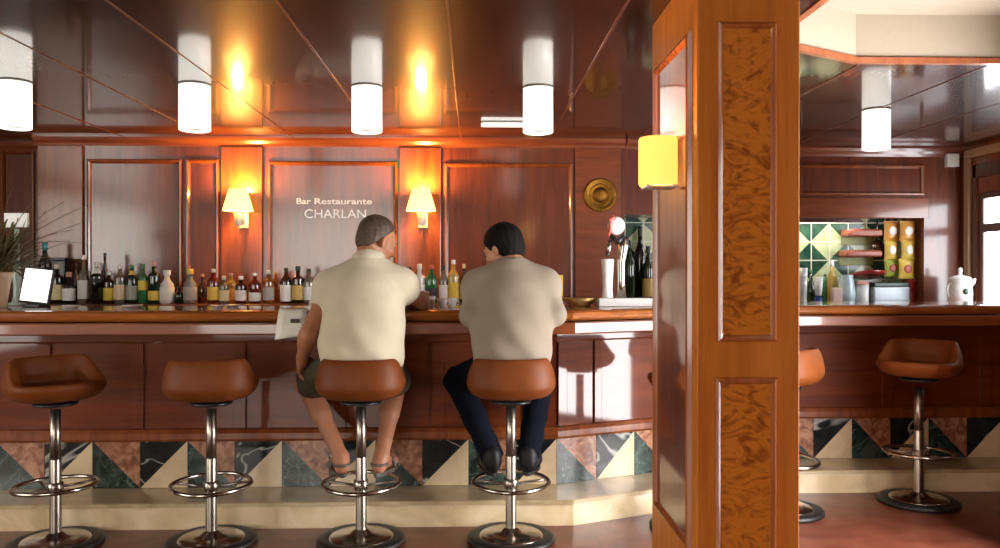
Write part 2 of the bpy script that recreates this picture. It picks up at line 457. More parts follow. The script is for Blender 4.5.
def array_obj(name, V, Q, mat, parent):
    me = bpy.data.meshes.new(name)
    base = np.array(root_matrix(parent).inverted()) if parent else np.eye(4)
    V = V @ base[:3, :3].T + base[:3, 3]
    me.from_pydata(V.tolist(), [], Q.tolist()); me.materials.append(mat)
    me.polygons.foreach_set('use_smooth', [True]*len(me.polygons)); me.update()
    o = bpy.data.objects.new(name, me); C.objects.link(o); o.parent = parent
    m = o.modifiers.new('smooth', 'SMOOTH'); m.factor = .5; m.iterations = 3
    return o
cap = lambda a, b, ra, rb, k=.03: ('cap', (a, b, ra, rb), k)
ell = lambda c, r, R=None, k=.03: ('ell', (c, r, R), k)

# ================================================================== SETTING
CEIL = 2.37; HIGH = 2.60
YB = 6.08; YR = 6.45; YN = 6.80          # back wall behind the bar, right wing wall, back of the niche
XR = 4.02; XL = -4.8
struct('floor', MB().box(XL-.2, XR+.2, -3.2, 7.2, -.1, 0), M['floor'])
# low polished soffit, with the recess of the higher cream ceiling cut out of it
CX, CY1, CX2, CY2 = 1.305, 3.51, 1.842, 3.81
struct('ceiling', MB().prism([(XL-.2, .6), (CX, .6), (CX, CY1), (CX2, CY2), (XR+.2, CY2), (XR+.2, 7.2), (XL-.2, 7.2)], CEIL, CEIL+.03), M['ceiling_wood'])
struct('ceiling_high', MB().box(XL-.2, XR+.2, -3.2, 4.2, HIGH, HIGH+.05), M['cream_wall'])
EDGE = [(XL-.2, .6), (CX, .6), (CX, CY1), (CX2, CY2), (XR+.2, CY2)]
def offset_poly(path, d):
    out = []
    for i, p in enumerate(path):
        dirs = []
        if i > 0: dirs.append((Vector(p)-Vector(path[i-1])).normalized())
        if i < len(path)-1: dirs.append((Vector(path[i+1])-Vector(p)).normalized())
        ns = [Vector((-t.y, t.x)) for t in dirs]
        b = sum(ns, Vector((0, 0))).normalized(); k = 1/max(.3, b.dot(ns[0]))
        out.append((p[0]+b.x*d*k, p[1]+b.y*d*k))
    return out
# the soffit's riser (cream) and the wooden bead along its lower edge
struct('trim_1', MB().sweep([(.0, CEIL+.012), (.0, HIGH), (.03, HIGH), (.03, CEIL+.012)], lambda d: offset_poly(EDGE, d)), M['cream_wall'])
struct('trim_2', MB().sweep([(-.012, CEIL-.006), (-.012, CEIL+.022), (.0, CEIL+.024), (.02, CEIL-.006)], lambda d: offset_poly(EDGE, d)), M['edge_bead'])
# beads between the ceiling boards
tn = 3
for x in (-3.9, -3.27, -2.64, -2.01, -1.37, -.733, -.10, .575, 1.24, 1.88, 2.52, 3.16):
    y0 = 3.86 if x > 1.25 else (2.2 if x < 1.2 else 3.86)
    struct('trim_%d' % tn, MB().box(x-.006, x+.006, y0, YB if x < 1.2 else YR, CEIL-.004, CEIL+.01), M['bead'], bevel=.002); tn += 1

# back wall in three runs; the wing over the niche recedes
X0 = PX(38, YB); X1 = PX(622, YB); XD = 2.0; XN = PX(924, YR); XW = XR
w = MB(); w.box(X0, X1, YB, YB+.12, 0, CEIL)
struct('wall_back', w, M['mahogany'])
w = MB(); w.box(XL-.2, X0, 6.4, 6.5, 0, CEIL); w.box(X0, X0+.1, YB+.12, 6.5, 0, CEIL)
struct('wall_back_alcove', w, M['mahogany'])
NZ = PZ(860, 218, YR)            # head of the niche
ang = math.atan2(YR-YB, XD-X1)
w = MB(); w.prism([(X1, YB), (XD, YR), (XD, YR+.1), (X1, YB+.12)], NZ, CEIL); w.box(XD, XN, YR, YR+.1, NZ, CEIL)
w.box(XN, XR, YR, YR+.1, 0, CEIL)
struct('wall_back_wing', w, M['mahogany'])
struct('wall_niche', MB().box(X1, XN+.1, YN, YN+.08, 0, CEIL), M['niche_tile'])
w = MB(); w.box(XN, XN+.05, YR+.1, YN, 0, CEIL); w.box(X1-.02, X1+.04, YB+.12, YN, 0, CEIL); w.box(X1, XN, YR, YN, NZ+.02, NZ+.06)
struct('wall_niche_sides', w, M['mahogany_frame'])
# room walls: left, right (with windows), behind the camera (with windows)
def wall_with_holes(axis, at, thick, a0, a1, z1, holes):
    m = MB(); cur = a0
    def bx(p, q, zz0, zz1):
        if q-p < 1e-4 or zz1-zz0 < 1e-4: return
        if axis == 'x': m.box(at, at+thick, p, q, zz0, zz1)
        else: m.box(p, q, at, at+thick, zz0, zz1)
    for p, q, h0, h1 in sorted(holes):
        bx(cur, p, 0, z1); bx(p, q, 0, h0); bx(p, q, h1, z1); cur = q
    bx(cur, a1, 0, z1); return m
RW = [(4.9, 6.26, 1.02, 1.98)]
struct('wall_right', wall_with_holes('x', XR, .15, 3.64, 7.2, HIGH+.2, RW), M['mahogany_frame'])
XE = 2.62                          # the entrance wall, nearer the camera and just outside the picture
EW = [(2.35, 3.66, .02, 2.1)]
w = wall_with_holes('x', XE, .15, -3.2, 3.74, HIGH+.2, EW); w.box(XE+.15, XR, 3.64, 3.74, 0, HIGH+.2)
struct('wall_entrance', w, M['wall_dim'])
FW = [(-3.9, -1.3, .4, 2.5)]
LW = [(0.0, 3.2, .5, 2.3)]
struct('wall_left', wall_with_holes('x', XL, -.15, -3.2, 7.2, HIGH+.2, LW), M['wall_dim'])
struct('wall_front', wall_with_holes('y', -3.2, .15, XL, XR, HIGH+.2, FW), M['wall_dim'])
wn = 1
def window(axis, at, a0, a1, z0, z1, rails, mat):
    """frame and sashes; the pane sits in the outer half of the opening"""
    global wn
    m = MB()
    def bx(p, q, b0, b1, d0, d1, mm=m):
        if axis == 'x': mm.box(at+d0, at+d1, p, q, b0, b1)
        elif axis == 'X': mm.box(at-d1, at-d0, p, q, b0, b1)
        else: mm.box(p, q, at+d0, at+d1, b0, b1)
    t = .05
    e0, e1 = (.005, .03) if axis in 'xX' else (.03, .09)
    bx(a0, a0+t, z0, z1, e0, e1); bx(a1-t, a1, z0, z1, e0, e1); bx(a0+t, a1-t, z0, z0+t, e0, e1); bx(a0+t, a1-t, z1-t, z1, e0, e1)
    for r in rails: bx(a0+t, a1-t, r-.035, r+.035, e0+.003, e1-.003)
    f = struct('window_%d' % wn, m, M['frame_wood'], bevel=.006)
    g = MB(); bx(a0, a1, z0, z1, e1+.002, e1+.014, g); p = g.build('pane', M[mat]); p.parent = f
    c = MB(); e = .07; dd = (-.03, -.0005)
    bx(a0-e, a0, z0-e, z1+e, dd[0], dd[1], c) if axis in 'xX' else bx(a0-e, a0, z0-e, z1+e, .1505, .17, c)
    bx(a1, a1+e, z0-e, z1+e, dd[0], dd[1], c) if axis in 'xX' else bx(a1, a1+e, z0-e, z1+e, .1505, .17, c)
    wn += 1
    return f
for h in RW: window('x', XR, h[0], h[1], h[2], h[3], [1.70] if h[0] > 4 else [], 'window_bright')
for h in EW: window('x', XE, h[0], h[1], h[2], h[3], [], 'door_glass')
for h in LW: window('X', XL, h[0], h[1], h[2], h[3], [], 'window')
for h in FW: window('y', -3.2, h[0], h[1], h[2], h[3], [1.5], 'window_front')
# beige casing round the near window of the right wall
ct = 2.27
m = MB(); m.box(XR-.03, XR-.0005, 6.335, 6.40, .0, ct); m.box(XR-.03, XR-.0005, 4.7, 6.40, ct, ct+.07)
struct('trim_%d' % tn, m, M['casing'], bevel=.006); tn += 1
m = MB(); m.box(XR-.012, XR-.0005, 6.265, 6.31, .9, ct-.06); m.box(XR-.012, XR-.0005, 4.9, 6.31, 2.1, ct-.06)
struct('trim_%d' % tn, m, M['frame_wood'], bevel=.005); tn += 1

# cornice, pilasters and framed panels of the back wall
def prof_strip(x0, x1, y, prof, mb=None):
    mb = mb or MB()
    mb.sweep([(-d, z) for d, z in prof], lambda d: [(x0, y+d), (x1, y+d)]); return mb
CP = [(0, CEIL-.075), (.012, CEIL-.075), (.02, CEIL-.055), (.035, CEIL-.035), (.045, CEIL-.012), (.045, CEIL-.001), (0, CEIL-.001)]
struct('trim_%d' % tn, prof_strip(X0-.02, X1+.02, YB, CP), M['cornice']); tn += 1
m = MB().sweep([(-d, z) for d, z in CP], lambda d: offset_poly([(X1+.02, YB+.008), (XD, YR), (XR, YR)], d))
struct('trim_%d' % tn, m, M['cornice']); tn += 1
struct('trim_%d' % tn, prof_strip(XL, X0-.03, 6.4, CP), M['cornice']); tn += 1
def pilaster(p0, p1, Y=YB, mat='mahogany_frame', th=.022):
    global tn
    struct('trim_%d' % tn, MB().box(PX(p0, Y), PX(p1, Y), Y-th, Y-.0004, 0, CEIL-.077), M[mat], bevel=.004); tn += 1
def panel_frame(p0, p1, top, Y=YB, bot=None, wd=.035, mat='mahogany_frame'):
    """a mitred moulding round a recessed panel"""
    global tn
    x0, x1 = PX(p0, Y), PX(p1, Y); z1 = PZ((p0+p1)/2, top, Y); z0 = bot if bot is not None else .3
    m = MB(); prof = [(0, 0), (.008, .020), (.020, .022), (.030, .012), (wd, 0)]   # (inward, height)
    ring = lambda i: [(x0+i, z0+i), (x1-i, z0+i), (x1-i, z1-i), (x0+i, z1-i)]
    cols = [[m.bm.verts.new((x, Y-.0003-h, z)) for x, z in ring(i)] for i, h in prof]
    for a, b in zip(cols, cols[1:]):
        for k in range(4): m.face([a[k], a[(k+1) % 4], b[(k+1) % 4], b[k]])
    for k in range(4): m.face([cols[-1][k], cols[-1][(k+1) % 4], cols[0][(k+1) % 4], cols[0][k]])
    struct('trim_%d' % tn, m, M[mat]); tn += 1
pilaster(39, 84); pilaster(222, 263); pilaster(400, 441); pilaster(575, 620, mat='cornice')
panel_frame(87, 183, 159); panel_frame(186, 220, 159); panel_frame(268, 398, 161); panel_frame(444, 573, 163)
panel_frame(2, 36, 150, Y=6.4)
panel_frame(798, 924, 164, Y=YR, bot=PZ(860, 196, YR))
m = MB().box(2.05, XN+.03, YR-.02, YR-.0004, NZ, PZ(860, 198, YR)); struct('trim_%d' % tn, m, M['cornice'], bevel=.005); tn += 1

# ================================================================== PILLAR
PD = 2.60
px0 = PX(697, PD); px1 = PX(800, PD); py0 = PD - .075; py1 = 3.26
pb = thing('pillar', 'square wooden pillar with figured veneer panels standing in front of the bar', 'pillar', ((px0+px1)/2, (py0+py1)/2, 0))
py0 = PD
core = MB(); core.box(px0, px1, py0, py1, 0, CEIL-.001)
core.build('shaft', M['pillar'], pb, bevel=.005)
s1 = 307.7
def front_panel(z0, z1, xa=714, xb=777):
    x0, x1 = PX(xa, PD), PX(xb, PD)
    v = MB().box(x0+.022, x1-.022, py0-.004, py0-.0005, z0+.022, z1-.022); v.build('veneer_panel', M['burl'], pb)
    m = MB(); prof = [(0, 0), (.004, .012), (.012, .015), (.020, .009), (.026, 0)]
    cols = [[m.bm.verts.new((x, py0-.0003-h, z)) for x, z in [(x0+i, z0+i), (x1-i, z0+i), (x1-i, z1-i), (x0+i, z1-i)]] for i, h in prof]
    for a, b in zip(cols, cols[1:]+cols[:1]):
        for k in range(4): m.face([a[k], a[(k+1) % 4], b[(k+1) % 4], b[k]])
    m.build('panel_moulding', M['pillar_mould'], pb)
front_panel(PZ(745, 342, PD), PZ(745, 22, PD), 716, 777)
front_panel(.16, PZ(745, 377, PD), 714, 777)
def side_panel(xf, sgn, z0, z1):
    y0, y1 = 2.66, 3.18
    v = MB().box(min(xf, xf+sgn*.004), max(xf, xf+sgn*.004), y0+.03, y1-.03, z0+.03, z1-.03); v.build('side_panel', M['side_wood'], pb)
    m = MB(); prof = [(0, 0), (.006, .014), (.016, .018), (.026, .01), (.034, 0)]
    cols = [[m.bm.verts.new((xf+sgn*(.0003+h), y, z)) for y, z in [(y0+i, z0+i), (y1-i, z0+i), (y1-i, z1-i), (y0+i, z1-i)]] for i, h in prof]
    for a, b in zip(cols, cols[1:]+cols[:1]):
        for k in range(4): m.face([a[k], a[(k+1) % 4], b[(k+1) % 4], b[k]])
    m.build('panel_moulding', M['pillar_mould'], pb)
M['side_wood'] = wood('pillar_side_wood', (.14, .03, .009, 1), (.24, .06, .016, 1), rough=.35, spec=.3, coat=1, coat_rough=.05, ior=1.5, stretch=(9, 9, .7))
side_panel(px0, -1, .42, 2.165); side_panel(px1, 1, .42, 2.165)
MB().box(px0-.012, px1+.012, py0-.012, py1+.012, 0, .11).build('plinth', M['pillar_mould'], pb, bevel=.006)

# lamp on the pillar's left side
lx = px0-.083; ly = 2.80
lz = PZ(658, 165, ly)
t = thing('pillar_sconce', 'cylindrical amber wall lamp glowing on the left side of the pillar', 'wall lamp', (px0-.018, ly, lz))
sh = MB().lathe([(.064, PZ(658, 186, ly)), (.068, PZ(658, 184, ly)), (.068, PZ(658, 140, ly)), (.064, PZ(658, 138, ly)), (.061, PZ(658, 140, ly)), (.061, PZ(658, 184, ly))], (lx, ly, 0), 32, cap=False)
sh.build('lamp_shade', M['shade_pillar'], t)
MB().rbox(lx-.05, px0-.019, ly-.05, ly+.05, PZ(658, 188.5, ly), PZ(658, 185.5, ly), r=.004).build('bracket', M['bracket'], t)
MB().ellipsoid((lx, ly, PZ(658, 168, ly)), (.02, .02, .03), 12, 8).build('bulb', M['bulb'], t)
L = bpy.data.lights.new('pillar_lamp_light', 'POINT'); L.energy = 7; L.color = (1, .55, .18); L.shadow_soft_size = .03
lo = bpy.data.objects.new('pillar_lamp_light', L); lo.location = (lx, ly, PZ(658, 142, ly)); C.objects.link(lo)

# ================================================================== BAR
KX = .53; KY = 4.255; SL = math.tan(math.radians(22.5))
EX = KX+(4.83-KY)/SL
BAR = [(XL+.02, KY), (KX, KY), (EX, 4.83), (XR-.02, 4.83)]
bar_path = lambda d: offset_poly(BAR, d)
bar = thing('bar_counter', 'long mahogany bar counter with angled corner and marble footing', 'bar', (KX, KY+.3, 0))
MB().sweep([(.62, 1.15), (.045, 1.15), (.022, 1.147), (.006, 1.137), (.0, 1.122), (.006, 1.106), (.018, 1.094), (.05, 1.09), (.62, 1.09)], bar_path).build('countertop', M['counter'], bar)
nose = [(.05, 1.089), (.02, 1.089)] + [(-.020-.012*math.sin(a), (1.078 if a < PI/2 else 1.033)+.010*math.cos(a)) for a in [PI*i/10 for i in (0, 1, 2, 3, 4, 4.99, 5.01, 6, 7, 8, 9, 10)]] + [(.02, 1.022), (.05, 1.022)]
MB().sweep(nose, bar_path).build('edge_moulding', M['counter_nose'], bar)
MB().sweep([(.05, 1.03), (.05, 1.088), (.62, 1.088), (.62, 1.03)], bar_path).build('under_board', M['mahogany_bar'], bar)
MB().sweep([(.30, .41), (.30, 1.029), (.36, 1.029), (.36, .41)], bar_path).build('front_panel', M['mahogany_bar'], bar)
MB().sweep([(.275, .405), (.268, .418), (.268, .45), (.28, .47), (.2995, .475), (.2995, .405)], bar_path).build('bottom_rail', M['mahogany_frame'], bar)
MB().sweep([(.285, .955), (.28, .965), (.28, 1.029), (.2995, 1.029), (.2995, .955)], bar_path).build('top_rail', M['mahogany_bar'], bar)
def seg_frame(i, d):
    P = bar_path(d); a, b = Vector(P[i]), Vector(P[i+1]); t = (b-a).normalized()
    return a, b, t, (b-a).length
def along(i, s, d):            # point at distance s along run i, offset d
    a, b, t, L_ = seg_frame(i, d); return a+t*s
def rot_of(i):
    a, b, t, L_ = seg_frame(i, 0); return math.atan2(t.y, t.x)
def stile(i, xw=None, s=None, w_=.07):
    a, b, t, L_ = seg_frame(i, .30)
    if s is None: s = (xw-a.x)/t.x
    p = a+t*s
    mt = Matrix.Translation((p.x, p.y, 0)) @ Matrix.Rotation(rot_of(i), 4, 'Z')
    MB().box(-w_/2, w_/2, -.014, -.0005, .475, .954, mt).build('stile', M['mahogany_bar'], bar, bevel=.003)
for p in (-60, 45, 138, 240, 340, 438, 530): stile(0, xw=PX(p, 4.555))
stile(1, s=.035, w_=.06); stile(1, s=.27, w_=.05); stile(1, s=.78, w_=.06); stile(1, s=1.28, w_=.06)
for p in (800, 887, 985): stile(2, xw=PX(p, 5.13))
# marble band of split squares
TB0, TB1 = .142, .404
TW = (PX(282, 4.555)-PX(92.5, 4.555))/4
def tile(m, i, s0, s1, kind, smin, smax):
    a, b, t, L_ = seg_frame(i, .3)
    def pt(s, z, dd=-.004):
        n = Vector((-t.y, t.x)); p = a+t*s+n*dd; return (p.x, p.y, z)
    g = .0015
    s0 += g; s1 -= g
    if s1 > smax or s0 < smin: 
        s0 = max(s0, smin); s1 = min(s1, smax)
        if s1-s0 < .02: return
    if kind == 0: A = [(s0, TB0), (s0, TB1), (s1, TB1)]; B = [(s0, TB0), (s1, TB1), (s1, TB0)]; ma, mb_ = 1, 2
    else: A = [(s0, TB1), (s1, TB1), (s1, TB0)]; B = [(s0, TB1), (s1, TB0), (s0, TB0)]; ma, mb_ = 3, 4
    for T, mi in ((A, ma), (B, mb_)):
        m.mi = mi
        f = [m.bm.verts.new(pt(s, z)) for s, z in T]; bk = [m.bm.verts.new(pt(s, z, .002)) for s, z in T]
        m.face(f)
        for k in range(3): m.face([f[k], f[(k+1) % 3], bk[(k+1) % 3], bk[k]])
band = MB(); band.mi = 0
band.sweep([(.301, TB0-.002), (.301, .409), (.36, .409), (.36, TB0-.002)], bar_path)
a, b, t, L0 = seg_frame(0, .3)
s = PX(92.5, 4.555)-a.x-TW*9; k = 0           # '/' squares end at the anchor joint
while s < L0:
    tile(band, 0, s, s+TW, k % 2, 0, L0); s += TW; k += 1
a, b, t, L1 = seg_frame(1, .3)
s = 0; k = 1
while s < L1:
    tile(band, 1, s, s+TW, k % 2, 0, L1); s += TW; k += 1
a, b, t, L2 = seg_frame(2, .3)
sref = PX(813.5, 5.13)-a.x; s = sref-TW*.965*4; k = 0
while s < L2:
    tile(band, 2, s, s+TW*.965, k % 2, 0, L2); s += TW*.965; k += 1
band.build('marble_tile_band', [M['ink'], M['black_marble'], M['cream_marble'], M['pink_marble'], M['green_marble']], bar)
MB().sweep([(.0, .0), (.0, .118), (.35, .118), (.35, .0)], bar_path).build('stone_step', M['step_marble'], bar)
MB().sweep([(-.012, .1185), (-.012, .135), (-.006, .14), (.299, .14), (.299, .1185)], bar_path).build('step_slab', M['step_top'], bar)

# back shelf behind the bar that carries the bottles
SZ = 1.13
sh = thing('back_shelf', 'dark wooden back shelf against the panelled wall behind the bar', 'shelf', (-1.2, 5.8, 0))
MB().box(X0, X1-.05, 5.52, YB-.03, SZ-.04, SZ).build('shelf_board', M['mahogany_frame'], sh, bevel=.005)
MB().box(X0, X1-.05, 5.56, YB-.03, 0, SZ-.041).build('cabinet', M['mahogany_bar'], sh)
sh2 = thing('niche_worktop', 'steel worktop running along the tiled niche at the right', 'worktop', (2.4, 6.6, 0))
MB().box(X1+.05, XN-.01, 6.52, YN-.01, 1.07, 1.10).build('top', M['chrome_dull'], sh2, bevel=.004)
MB().box(X1+.05, XN-.01, 6.56, YN-.01, 0, 1.069).build('cabinet', M['mahogany_bar'], sh2)
sh3 = thing('corner_worktop', 'wooden side counter below the corner window at the right', 'worktop', (3.8, 6.25, 0))
MB().box(3.62, XR-.035, 6.02, YR-.01, 1.07, 1.11).build('top', M['mahogany_frame'], sh3, bevel=.004)
MB().box(3.66, XR-.035, 6.06, YR-.01, 0, 1.069).build('cabinet', M['mahogany_bar'], sh3)

# ================================================================== CEILING LAMPS
lamp_pos = [(15, 82, 'leftmost white cylindrical ceiling lamp, cut by the left edge above the plant'),
            (195, 85, 'white cylindrical ceiling lamp hanging above the second stool from the left'),
            (367, 87, 'white cylindrical ceiling lamp above the man in the beige shirt'),
            (538, 88, 'white cylindrical ceiling lamp above and right of the dark haired man'),
            (876, 110, 'white cylindrical ceiling lamp over the bar wing right of the pillar')]
proto = None
for px, jy, lab in lamp_pos:
    D = F*(CEIL-EYE)/(271-jy); lat = (px-500)/F*D
    x = lat*math.cos(YAW)+D*math.sin(YAW); y = D*math.cos(YAW)-lat*math.sin(YAW)
    if proto is None:
        t = thing('ceiling_lamp', lab, 'ceiling lamp', (x, y, CEIL), 0, 'white cylinder lamps on the ceiling'); proto = t
        MB().lathe([(.02, -.225), (.062, -.225), (.070, -.246), (.076, -.25), (.083, -.246), (.083, -.007), (.02, -.007)], (x, y, CEIL), 32).build('glass_cylinder', M['lamp_glass'], t)
        MB().lathe([(.0845, -.007), (.0845, -.001), (.02, -.001), (.02, -.007)], (x, y, CEIL), 32, cap=False).build('mounting_ring', M['lamp_ring'], t)
        MB().lathe([(.0595, -.236), (.0595, -.2265), (.01, -.2265), (.01, -.236)], (x, y, CEIL), 24).build('diffuser', M['bracket'], t)
    else:
        t = copy_tree(proto); t.location = (x, y, CEIL); t['label'] = lab
t = thing('glow_strip', 'slim glowing white strip added on the ceiling beside the fourth cylinder lamp', 'ceiling lamp', (PX(503, 5.43), 5.43, CEIL))  # glowing strip added for the bright line across the ceiling
D_ = 5.43
MB().rbox(PX(481, D_), PX(526, D_), D_-.03, D_+.03, CEIL-.03, CEIL-.008, r=.008).build('glow_bar', M['lamp_glass'], t)
MB().box(PX(483, D_), PX(524, D_), D_-.02, D_+.02, CEIL-.0078, CEIL-.001).build('base_plate', M['lamp_ring'], t)

# ================================================================== WALL SCONCES
def sconce(px, lab, proto=None):
    y = YB-.16; x = PX(px, y); zc = PZ(px, 200, y)
    if proto:
        t = copy_tree(proto); t.location = (x, YB-.024, zc); t['label'] = lab
    else:
        t = thing('wall_sconce', lab, 'wall lamp', (x, YB-.024, zc), 0, 'shaded sconces on the back wall')
        zt, zb = PZ(px, 189, y), PZ(px, 211, y)
        MB().lathe([(.108, zb), (.110, zb+.003), (.064, zt), (.062, zt-.002), (.060, zt), (.106, zb+.001)], (x, y, 0), 28, cap=False).build('lamp_shade', M['shade'], t)
        MB().lathe([(.012, zb-.11), (.030, zb-.10), (.038, zb-.02), (.040, zb+.005), (.014, zb+.01), (.012, zb+.07)], (x+.008, y, 0), 18).build('candle_stem', M['bracket'], t)
        MB().ellipsoid((x+.008, y, zb+.09), (.018, .018, .028), 12, 8).build('bulb', M['bulb'], t)
        MB().tube([(x+.008, y, zb-.075), (x+.008, y+.05, zb-.085), (x+.008, y+.118, zb-.06)], .011, 10).build('arm', M['bracket'], t)
        MB().rbox(x-.027, x+.043, YB-.043, YB-.0235, zb-.12, zb+.03, r=.006).build('wall_plate', M['bracket'], t)
    L = bpy.data.lights.new('sconce_light', 'POINT'); L.energy = 38; L.color = (1, .50, .11); L.shadow_soft_size = .03
    o = bpy.data.objects.new('sconce_light', L); o.location = (x, y, zc+.075); C.objects.link(o)
    return t
p = sconce(238, 'amber shaded wall sconce to the left of the lettered panel')
sconce(421, 'amber shaded wall sconce to the right of the lettered panel, above the green bottle', p)

# brass roundel and the wall lettering
y = YB-.022; x = PX(600, y); z = PZ(600, 195, y)
t = thing('brass_roundel', 'round brass wall plate on the pilaster right of the men', 'wall plate', (x, y, z))
rm = Matrix.Translation((x, y-.001, z)) @ Matrix.Rotation(PI/2, 4, 'X')
MB().lathe([(.02, 0), (.125, 0), (.128, .008), (.12, .016), (.108, .012), (.10, .008), (.02, .008)], seg=40, mat=rm).build('plate', M['brass'], t)
MB().lathe([(.005, .0085), (.06, .0085), (.055, .018), (.03, .024), (.005, .026)], seg=28, mat=rm).build('boss', M['brass'], t)
MB().lathe([(.075, .0085), (.08, .013), (.086, .0085)], seg=36, mat=rm, cap=False).build('ring', M['brass'], t)
t = thing('wall_lettering', 'two lines of white lettering on the centre wall panel', 'lettering', (PX(296, YB), YB-.001, PZ(296, 204, YB)))
text_mb('Bar', .062, PX(296, YB), YB-.002, PZ(296, 204, YB), .001, width=PX(311, YB)-PX(296, YB), bold=.0010).build('word', M['letter'], t)
text_mb('Restaurante', .062, PX(314, YB), YB-.002, PZ(296, 204, YB), .001, width=PX(372, YB)-PX(314, YB), bold=.0010).build('word', M['letter'], t)
text_mb('CHARLAN', .095, PX(304, YB), YB-.002, PZ(304, 218, YB), .001, width=PX(366, YB)-PX(304, YB)).build('word', M['letter'], t)

# ================================================================== STOOLS
def stool_seat(m, base):
    NA, = (56,)
    rows = []
    for k in range(NA):
        a = 2*PI*k/NA
        ca, sa = math.cos(a), math.sin(a)           # back is towards -y
        e = lambda n, ax_, ay_: (abs(ca/ax_)**n+abs(sa/ay_)**n)**(-1/n)
        bk = max(0, min(1, (.35-sa)/.75)); bk = bk*bk*(3-2*bk)   # 1 round the back, 0 at the front lip
        hgt = .035 + .112*bk
        r = e(2.6, .225, .20)
        pts = []
        flare = .0*bk
        for f, z in ((.03, .0), (.5, .003), (.78, .012), (.91, .034), (.98, .062), (1.0, .075)):
            pts.append((r*f, z))
        top = .088+hgt-.035
        rt = r*(1-.13*bk)
        if bk > .02:
            for q in (.4, .75): pts.append((r+(rt-r)*q*q, .075+(top-.075)*q))
        else:
            for q in (.4, .75): pts.append((r, .075+(top-.075)*q))
        pts += [(rt-.004, top+.008), (rt-.016, top+.014), (rt-.028, top+.008)]
        ri = rt-.034
        zin = .085
        for q in (.35, .75): pts.append((ri-(.0+.03*q)*1, top+(zin-top)*q if top > zin else zin))
        pts += [(r*.72, .078), (r*.45, .072), (r*.03, .072)]
        rows.append([m.bm.verts.new((base[0]+rad*ca, base[1]+rad*sa, base[2]+z)) for rad, z in pts])
    n = len(rows[0])
    for k in range(NA):
        A, B = rows[k], rows[(k+1) % NA]
        for i in range(n-1): m.face([A[i], B[i], B[i+1], A[i+1]], True)
    m.face([r[0] for r in reversed(rows)]); m.face([r[-1] for r in rows])
STOOLG = 'tan leather bar stools along the bar'
def make_stool(lab, dz=0):
    t = thing('bar_stool', lab, 'bar stool', (0, 0, 0), 0, STOOLG)
    m = MB(); stool_seat(m, (0, 0, .695)); o = m.build('seat', M['leather'], t)
    sb = o.modifiers.new('sub', 'SUBSURF'); sb.levels = 1; sb.render_levels = 1
    MB().lathe([(.03, .674), (.10, .674), (.105, .684), (.09, .692), (.03, .694)], seg=24).build('seat_plate', M['black'], t)
    MB().lathe([(.0255, .40), (.0255, .674)], seg=20).build('gas_rod', M['chrome_dull'], t)
    MB().lathe([(.0275, .04), (.0275, .425), (.026, .43), (.026, .415)], seg=20, cap=False).build('post', M['chrome_dull'], t)
    MB().lathe([(.05, .026), (.165, .020), (.168, .026), (.15, .036), (.10, .040), (.055, .046), (.038, .062), (.0280, .066)], seg=40, cap=False).build('base_dome', M['chrome'], t)
    MB().lathe([(.05, .001), (.214, .001), (.222, .007), (.222, .019), (.212, .028), (.180, .032), (.1655, .029), (.05, .029)], seg=48).build('base_rim', M['rubber'], t)
    ring = []
    for k in range(40):
        a = 2*PI*k/40
        ring.append((.192*math.cos(a), .185*math.sin(a)*(1-.06*math.cos(2*a)), .297+.006*math.sin(a)))
    MB().tube(ring, .0105, 10, closed=True).build('footring', M['chrome'], t)
    m = MB()
    m.lathe([(.0280, .262), (.037, .265), (.037, .310), (.0280, .313)], seg=20, cap=False)
    m.tube([(.03, .0, .285), (.12, .03, .29), (.186, .03, .297)], .007, 8)
    m.tube([(-.03, .0, .285), (-.12, .03, .29), (-.186, .03, .297)], .007, 8)
    m.tube([(0, -.03, .275), (0, -.10, .255), (0, -.178, .285)], .007, 8)
    m.build('footring_bracket', M['chrome_dull'], t)
    return t
SY = 4.035
stools = [(55, SY, -130, 0, 'tan leather bar stool at the far left, turned with its seat towards the room'),
          (211, SY, 4, 0, 'empty tan leather bar stool seen from behind, beside the man in shorts'),
          (361, SY, 0, 0, 'tan leather bar stool with the beige shirted man in shorts sitting on it'),
          (511, SY, 0, 0, 'tan leather bar stool with the dark haired man in jeans sitting on it'),
          (692, 4.20, 25, 0, 'bar stool almost wholly hidden behind the wooden pillar, its rim peeping out on the left'),
          (783, 4.46, 35, 0, 'bar stool partly hidden by the pillar, seat edge and foot showing on its right'),
          (919, 4.61, 133, .012, 'tan leather bar stool standing alone at the right wing, by the marble band')]
proto = None; STOOLS = []
for px, y, rz, dz, lab in stools:
    if proto is None: proto = t = make_stool(lab)
    else: t = copy_tree(proto); t['label'] = lab
    t.location = (PX(px, y), y, 0); t.rotation_euler = (0, 0, math.radians(rz))
    STOOLS.append(t)
    if abs(rz) > 100:
        for c in kids(t):
            if c.name.startswith('seat'): c.location.z += .022

